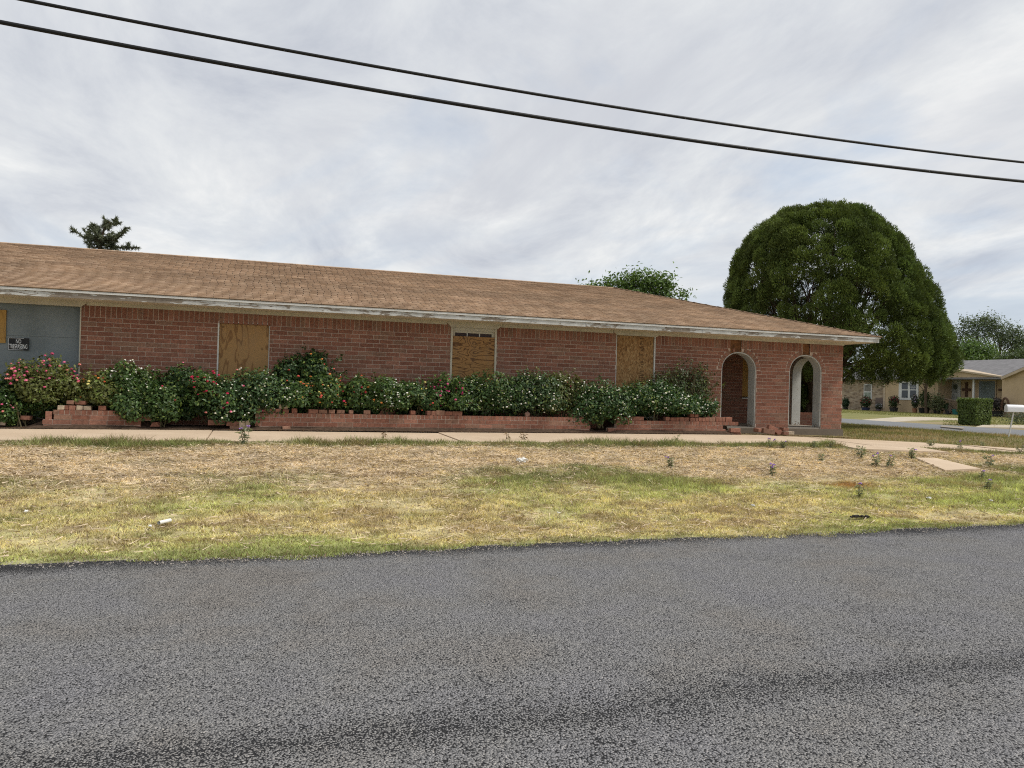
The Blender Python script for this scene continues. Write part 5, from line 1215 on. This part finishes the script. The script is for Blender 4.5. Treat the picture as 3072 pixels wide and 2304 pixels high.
# porch door, picture window with blinds, post
dq = nb(2847, 2881, 1139, 1203, U0 + 1.62, .1, 'door_frame', plain('pale_door_paint', (.50, .50, .47), .6, .06, 1)); nb(2852, 2872, 1151, 1178, U0 + 1.60, .02, 'door_glass', plain('pale_door_glass', (.30, .32, .31), .3, .2, 2, .5), dq); nb(2852, 2872, 1181, 1200, U0 + 1.60, .02, 'door_glass', plain('reflection_toned_door_glass', (.34, .35, .33), .3, .4, 3, .5), dq)  # lower door pane: reflection painted into the pale mottled colour
p = at_u(2866, 1161, U0 + 1.58); m = MB(); m.lathe([(.05, -.02), (.22, -.02), (.22, .02), (.05, .02)], (0, 0, 0), 10); o = m.obj('door_wreath', plain('dull_green_wreath', (.07, .08, .05), .9), dq, origin=(0, 0, 0)); place(o, dq, p); o.rotation_euler = (0, R(90), 0)
pw = nb(2934, 2988, 1139, 1218, U0 + 1.62, .1, 'picture_window', NM['trim']); nb(2937, 2984, 1144, 1216, U0 + 1.61, .02, 'pane', plain('teal_dark_glass', (.035, .07, .07), .15, .3, 2, .6), pw)
for k in range(14):
    x = 2942 + k * 3.0; nb(x, x + 1.3, 1146, 1215, U0 + 1.595, .012, 'blind_slat', plain('pale_blind', (.30, .34, .33), .6) if 'blind' not in MAT else MAT['blind'], pw)
nb(2917, 2921.5, 1138, 1210, U0 + .1, .14, 'porch_post', MAT['white'])
crs = thing('wall_cross', 'brown metal cross hanging on the porch wall beside the door', 'ornament', at_u(2898, 1190, U0 + 1.6)); bm_ = plain('rusty_brown_metal', (.10, .055, .035), .8)
nb(2895, 2901.5, 1150, 1190, U0 + 1.60, .06, 'upright', bm_, crs); nb(2886, 2911, 1165, 1173, U0 + 1.595, .05, 'crossbar', bm_, crs); nb(2894, 2902, 1147, 1153, U0 + 1.59, .06, 'finial', bm_, crs)
o = nb(2995, 3003, 1166, 1173, U0 + 1.6, .08, 'wall_ornament', bm_, None); tag(o, 'small brown ornament on the porch wall by the picture window', 'ornament')
# lattice rail of the porch ramp
lt = thing('lattice_rail', 'weathered wooden lattice ramp rail before the porch door', 'railing', at_u(2850, 1235, U0 - 1.2)); uL = U0 - 1.2
def bar(x0, y0, x1, y1, r, name, mat=NM['wood'], par=lt, u=uL):
    m = MB(); m.tube([at_u(x0, y0, u), at_u(x1, y1, u)], r, 4); return m.obj(name, mat, par)
bar(2822, 1194, 2882, 1206, .06, 'top_rail'); bar(2822, 1228, 2882, 1234, .05, 'bottom_rail')
for x in (2822, 2850, 2880): bar(x, 1193 + (x - 2822) * .2, x, 1238, .06, 'post')
for k in range(9): bar(2846 + k * 4.2, 1200 + k * .8, 2840 + k * 4.2 + 12, 1231, .025, 'lattice_strip'); bar(2856 + k * 4.2 - 2, 1202 + k * .8, 2848 + k * 4.2 - 10, 1231, .025, 'lattice_strip', NM['wood'], lt, uL - .04)
# iron arch ornament near the wing
p0 = at_u(3015, 1232, U0 - 1.1); m = MB(); s_ = 67 / FPX
m.tube([(p0.x, p0.y + .32 * math.cos(t), p0.z + .25 + .75 * math.sin(t)) for t in np.linspace(-.3, math.pi + .3, 14)], .09, 6); tag(m.obj('twig_arch', bm_), 'dark twig arch ornament against the wing of the tan house', 'ornament')
# --- pots and plants along the front
def pot(label, x, y0, y1, wpx, col, u=U0 - 1.0, plant=None, ph=0, mat=None, fl=None):
    p = at_u(x, y1, u); z1 = at_u(x, y0, u).z; s = (p.x ** 2 + p.y ** 2) ** .5 * .93 / FPX; r = wpx * s / 2; h = max(z1 - p.z, .2); p.z = ZN + .0
    t = thing('plant_pot', label, 'pot', p, 'pots along the front of the tan house'); m = MB(); m.lathe([(r * .72, -.03), (r * .95, h * .9), (r, h), (r * .85, h), (r * .8, h * .85)], p, 12); m.obj('pot', plain('pot_glaze', col, .5, .15, 3), t)
    if plant:
        n = 700; d = rng.normal(size=(n, 3)); d /= np.linalg.norm(d, axis=1, keepdims=True); P = np.array(p) + np.array([0, 0, h + ph * .5]) + d * np.array([r * 1.1, r * 1.1, ph * .55]) * (.3 + .8 * rng.random((n, 1))) + rng.normal(0, .05, (n, 3))
        c = np.array(plant)[None] * (.5 + .9 * rng.random(n))[:, None]
        if fl:
            k = (rng.random(n) < .22) & (d[:, 2] > -.1); c[k] = np.array(fl)
        V, F, cc_ = leaf_cloud(P, d + rng.normal(0, .5, (n, 3)), .13 + .10 * rng.random(n), c); tri_obj('plant', V, F, MAT['treeleaf'], t, cc_)['kind'] = 'stuff'
    return t
GP = (.045, .075, .03)
pot('dark blue pot with red flowers below the stone side window', 2597, 1222, 1232, 26, (.03, .035, .08), plant=GP, ph=1.0, fl=(.30, .04, .05))
pot('dark pot with red blooms left of the white sash window', 2681, 1222, 1236, 26, (.03, .028, .03), plant=GP, ph=1.05, fl=(.22, .03, .045))
pot('terracotta pot with mauve flowers under the white sash window', 2744, 1226, 1240, 15, (.28, .13, .07), plant=(.07, .09, .05), ph=1.2, fl=(.40, .32, .45))
pot('wide black tub holding a leafy shrub left of the lattice', 2772, 1225, 1242, 32, (.012, .012, .013), plant=(.06, .09, .03), ph=1.5)
pot('black tub beside the lattice rail', 2815, 1230, 1246, 28, (.014, .014, .015), plant=(.07, .08, .05), ph=.9)
pot('teal green tub in front of the porch', 2868, 1230, 1247, 22, (.02, .13, .12))
pot('small dark pot between the black tub and the teal tub', 2845, 1232, 1246, 18, (.03, .028, .03), plant=GP, ph=.5)
pot('small yellowish pot among the black tubs', 2824, 1238, 1248, 9, (.30, .24, .08))
pot('dark pot with spiky plant right of the square hedge', 2992, 1228, 1246, 30, (.02, .018, .018), plant=(.06, .05, .045), ph=1.0)
pot('orange clay pot half hidden behind the square hedge', 2966, 1234, 1246, 14, (.33, .12, .05))
pot('dark green potted shrub at the corner of the brick pier', 2537, 1224, 1231, 16, (.03, .03, .03), plant=(.03, .06, .025), ph=.9)
pot('low white and violet flowers along the tan wall', 2636, 1226, 1233, 14, (.10, .08, .10), plant=(.08, .09, .07), ph=.5, fl=(.5, .48, .55))
b0 = at_u(2812, 1240, U0 - 1.6)
leafy_tree('small_shrub_tree', 'small grey green shrub with bare branches before the tan house', (b0.x, b0.y, ZN), .9, [(Vector((b0.x, b0.y + .3, .7)), (.5, .7, .6)), (Vector((b0.x, b0.y - .1, 1.2)), (.4, .5, .5))], 900, .15, (.11, .13, .06), .06, 18)
m = MB(); p0 = at_u(2779, 1242, U0 - 1.9); p1 = at_u(2778, 1138, U0 - 1.9); pt = thing('slender_tree', 'slender brown tree trunk with bare twigs before the tan wall', 'tree', p0)
m.tube([p0 - Vector((0, 0, .3)), (p0 + p1) / 2 + Vector((0, .06, 0)), p1], [.13, .12, .10], 7)
for x, y in ((2735, 1128), (2750, 1150), (2800, 1120), (2765, 1110), (2790, 1105)): limb(m, p0.lerp(p1, random.uniform(.55, .95)), at_u(x, y, U0 - 1.9), .04, .012, .1)
m.obj('trunk', MAT['bark'], pt)
Pc = np.array(at_u(2765, 1112, U0 - 1.9)); n = 1500; P = Pc + rng.normal(0, 1, (n, 3)) * np.array([.8, 1.2, .55]); V, F, c = leaf_cloud(P, rng.normal(size=(n, 3)), .12 + .1 * rng.random(n), np.array([.06, .085, .03]) * (.5 + .9 * rng.random(n))[:, None]); tri_obj('crown', V, F, MAT['treeleaf'], pt, c)
# --- square clipped hedge
hb = at_z(2923, 1276, -.2); s = (hb.x * math.sin(YAW) + hb.y * math.cos(YAW)) / FPX
hd = thing('clipped_hedge', 'square clipped green hedge bush before the tan porch', 'hedge', hb); hw_, hh = 33 * s, 75 * s
n = 9000; P = rng.uniform(-1, 1, (n, 3)); ax_ = rng.integers(0, 3, n); sg_ = rng.choice([-1, 1], n); P[np.arange(n), ax_] = sg_ * (.86 + .14 * rng.random(n)); D = np.zeros((n, 3)); D[np.arange(n), ax_] = sg_
taper = 1 - .10 * (1 - (P[:, 2] + 1) / 2); wob = 1 + .06 * (fbm(P[:, 0] * 3 + 9, P[:, 2] * 3 + P[:, 1] * 2, 5, 3) - .5) * 2
P = np.array(hb) + np.c_[P[:, 0] * hw_ * taper * wob, P[:, 1] * hw_ * taper * wob, (P[:, 2] + 1) / 2 * hh * (1 + .03 * rng.normal(size=n)) + .05]
V, F, c = leaf_cloud(P, D + rng.normal(0, .5, (n, 3)), .07 + .05 * rng.random(n), np.array([.11, .16, .04]) * (.5 + .9 * rng.random(n))[:, None]); tri_obj('foliage', V, F, MAT['treeleaf'], hd, c)
m = MB(); m.box((hb.x - hw_ * .75, hb.y - hw_ * .75, hb.z), (hb.x + hw_ * .75, hb.y + hw_ * .75, hb.z + hh * .9)); m.obj('twig_core', plain('hedge_twigs', (.03, .028, .015), .95, .4, 9), hd)
sb = at_z(3062, 1272, -.2); n = 900; st_ = thing('round_shrub', 'small grey green shrub at the right edge behind the mailbox', 'bush', sb); P = np.array(sb) + np.array([0, 0, .35]) + rng.normal(0, 1, (n, 3)) * np.array([.45, .4, .22]); P[:, 2] = np.maximum(P[:, 2], -.19)
V, F, c = leaf_cloud(P, rng.normal(size=(n, 3)) + [0, 0, .5], .07 + .05 * rng.random(n), np.array([.075, .095, .06]) * (.5 + .9 * rng.random(n))[:, None]); tri_obj('foliage', V, F, MAT['treeleaf'], st_, c)

# ================================================================== MAILBOX
pb_ = at_g(3024, 1312); Ym = pb_.x * math.sin(YAW) + pb_.y * math.cos(YAW)
mb = thing('mailbox', 'white rounded mailbox on a slanting thin white post by the street', 'mailbox', pb_); t0 = at_d(3041, 1236, Ym)
m = MB(); m.tube([pb_ - Vector((0, 0, .1)), t0 + Vector((0, 0, .02))], .024, 8); m.obj('post', MAT['white'], mb)
s = Ym / FPX; ln, wd_, ht = 47 * s, 17 * s * 1.1, 22 * s; prof_ = [(-wd_ / 2, 0), (wd_ / 2, 0), (wd_ / 2, ht * .55)] + [(wd_ / 2 * math.cos(t), ht * .55 + ht * .45 * math.sin(t)) for t in np.linspace(.2, math.pi - .2, 9)] + [(-wd_ / 2, ht * .55)]
yaw_m = R(-6)
m = MB(); m.prism(prof_, 'x', -ln / 2, ln / 2); o = m.obj('box', plain('white_enamel', (.78, .79, .82), .35, .05, 3, .5), mb, origin=(0, 0, 0)); place(o, mb, t0 + rt0 * (3 * s)); o.rotation_euler = (0, 0, -YAW + yaw_m); bv = o.modifiers.new('soft', 'BEVEL'); bv.width = .012; bv.segments = 2
m = MB(); m.prism([(a * 1.03, b * 1.02 - .004) for a, b in prof_], 'x', -.014, 0); d_ = m.obj('door', plain('shaded_enamel', (.74, .75, .77), .4, .05, 3, .4), mb, origin=(0, 0, 0)); dirx = Vector((math.cos(-YAW + yaw_m), math.sin(-YAW + yaw_m), 0)); place(d_, mb, t0 + rt0 * (3 * s) - dirx * (ln / 2 + .001)); d_.rotation_euler = (0, 0, -YAW + yaw_m)  # same enamel, slightly darker: shade of the left end put into the colour

# ================================================================== CABLES
def cable(pxs, v, rad, label):
    P = [at_v(x, y, v) for x, y in pxs]; us_ = np.array([p.x for p in P]); zs_ = np.array([p.z for p in P]); co = np.polyfit(us_, zs_, 2)
    uu = np.linspace(-22, 40, 90); m = MB(); m.tube([(u, v, float(np.polyval(co, u))) for u in uu], rad, 8); return tag(m.obj('overhead_cable', MAT['cable'], smooth=True), label, 'cable', 'overhead cables')
cable([(0, 65), (768, 210), (1536, 340), (2304, 452), (3072, 545)], 12.0, .031, 'lower and thicker of two black overhead cables crossing the sky')
cable([(100, 0), (768, 142), (1536, 269), (2304, 388), (3072, 488)], 12.5, .026, 'upper and thinner of two black overhead cables crossing the sky')

# ================================================================== WEEDS AND LITTER
def weed(px, py, hpx, label, flower, spread=1.0, name='nightshade_weed', leaves=16, hue=(.27, .30, .21)):
    p = at_g(px, py); Yw = p.x * math.sin(YAW) + p.y * math.cos(YAW); h = hpx * Yw / FPX
    t = thing(name, label, 'weed', p, 'weeds along the sidewalk'); m = MB(); Ps, Ds_ = [], []; tops = []
    for i in range(random.choice([2, 3, 4])):
        e = p + Vector((random.uniform(-.35, .35) * h * spread, random.uniform(-.3, .3) * h * spread, h * random.uniform(.7, 1))); pts = limb(m, p - Vector((0, 0, .02)), e, .006, .003, .1, 5); tops.append(e)
        for k in range(leaves):
            f = random.uniform(.15, 1); q = p.lerp(e, f); a = random.uniform(0, 6.28); l = h * random.uniform(.16, .30) + .03
            Ps.append((q, Vector((math.cos(a), math.sin(a), random.uniform(-.2, .5))).normalized(), l))
    m.obj('stems', MAT['twig'], t); V, F, c = [], [], []
    for q, d, l in Ps:
        b = d.cross(Vector((0, 0, 1))).normalized() * l * .11; i = len(V); tip = q + d * l - Vector((0, 0, l * .3)); mid = q + d * l * .5
        V += [q, mid + b, tip, mid - b]; F += [(i, i + 1, i + 2), (i, i + 2, i + 3)]; cc_ = np.array(hue) * random.uniform(.6, 1.3); c += [cc_, cc_]
    tri_obj('leaves', np.array(V), np.array(F), MAT['grass'], t, np.array(c))
    if flower:
        m = MB()
        for e in tops[:flower]:
            for k in range(3): m.blob(e + Vector((random.uniform(-.03, .03), random.uniform(-.03, .03), random.uniform(0, .03))), (.017, .017, .010), (.30, .16, .48), .3, 6, 3)
        m.obj('flowers', MAT['petal'], t, colors=True)['kind'] = 'stuff'
WE = [(735, 1335, 55, 'grey green weed with pale violet flowers at the sidewalk edge on the left', 2), (2025, 1330, 28, 'small upright weed at the sidewalk edge below the right planter', 0), (2310, 1345, 30, 'purple flowered weed at the sidewalk edge in front of the rubble heap', 2), (2350, 1345, 25, 'second purple flowered weed beside the one before the rubble heap', 1), (2440, 1347, 28, 'leafy weed at the sidewalk edge before the right arch', 0), (2493, 1347, 30, 'upright narrow leaved weed before the brick corner', 0), (2585, 1375, 42, 'dense pale weed beside the notch in the sidewalk edge', 0), (2628, 1400, 42, 'violet flowered weed below the notch in the sidewalk edge', 2), (2668, 1400, 38, 'second violet flowered weed below the notch in the sidewalk edge', 1), (2733, 1378, 36, 'violet flowered weed at the corner of the walkway stub', 1), (2794, 1345, 28, 'weed standing before the pale sidewalk right of the walkway stub', 0), (2883, 1352, 32, 'bushy violet weed before the pale sidewalk at right', 1), (2948, 1345, 22, 'low weed before the pale sidewalk at far right', 0), (2970, 1400, 44, 'violet flowered weed above the half buried slab on the right', 1), (3062, 1365, 28, 'violet weed at the very right edge of the bank', 1), (2943, 1440, 28, 'violet flowered weed at the tip of the half buried slab', 1), (2320, 1428, 36, 'violet weed with silvery leaves standing alone on the dry bank', 3), (2012, 1402, 30, 'faint grey weed on the dry bank below the right planter', 1), (2578, 1492, 40, 'single stemmed violet weed beside the rusty patch of grass', 1), (2962, 1470, 30, 'pale violet weed in the green grass at the right', 1), (2465, 1385, 30, 'grey leafy weed on the bank before the right arch', 0)]
for x, y, h, l_, f in WE: weed(x, y, h, l_, f)
for x, y, h, l_ in ((266, 1332, 26, 'dry brown stalk at the sidewalk edge on the left'), (1525, 1328, 30, 'dry seed stalk on the sidewalk edge near the middle'), (1570, 1328, 34, 'leaning dry twig on the sidewalk edge near the middle'), (1150, 1328, 30, 'thin seed stalk on the sidewalk edge below the long planter')): weed(x, y, h, l_, 0, .9, 'dry_stalk', 5, (.20, .13, .07))
def crumple(px, py, w, h, label, name='litter_scrap', col=MAT['litter'], n=9):
    p = at_g(px, py); Yw = p.x * math.sin(YAW) + p.y * math.cos(YAW); s = Yw / FPX; m = MB()
    for i in range(3): m.blob(p + Vector((random.uniform(-.3, .3) * w * s, random.uniform(-.02, .02), h * s * .4 + .03)), (w * s * random.uniform(.14, .3), .03, h * s * random.uniform(.2, .45)), None, .45, 8, 5)
    return tag(m.obj(name, col), label, 'litter', 'litter on the bank')
crumple(1563, 1392, 44, 16, 'crumpled white plastic bag on the dry bank', 'plastic_bag'); crumple(81, 1546, 17, 9, 'white paper scrap in the grass at the left')
crumple(450, 1588, 12, 6, 'small white scrap beside the paper tube'); crumple(2787, 1502, 16, 7, 'white scrap in the grass at the right'); crumple(2258, 1525, 8, 6, 'tiny white scrap near the road in the middle'); crumple(1676, 1547, 8, 5, 'tiny white scrap on the yellow grass'); crumple(2973, 1509, 7, 5, 'tiny white scrap at the edge of the green patch'); crumple(1087, 1334, 7, 9, 'small pale leaf scrap in the grass strip')
p = at_g(476, 1586); q = at_g(510, 1578); m = MB(); pz1 = Vector((p.x, p.y, p.z + .06)); qz = Vector((q.x, q.y, q.z + .06)); m.tube([pz1, qz], .019, 12, cap=False); m.tube([qz, pz1], .015, 12, cap=False)
tube_ = tag(m.obj('paper_tube', MAT['litter']), 'white paper tube lying in the grass near the road at left', 'litter', 'litter on the bank')
p = at_g(2578, 1559)
m = MB(); 
for k in range(7): m.box((p.x - .14 + k * .04, p.y - .03 + random.uniform(-.02, .02), p.z + .03), (p.x - .14 + k * .04 + random.uniform(.025, .05), p.y + .02, p.z + .03 + random.uniform(.012, .03)), None, .006)
tag(m.obj('bark_strip', MAT['bark_dark']), 'dark strip of bark or rubber lying near the road at right', 'debris')
p = at_g(1530, 1398)
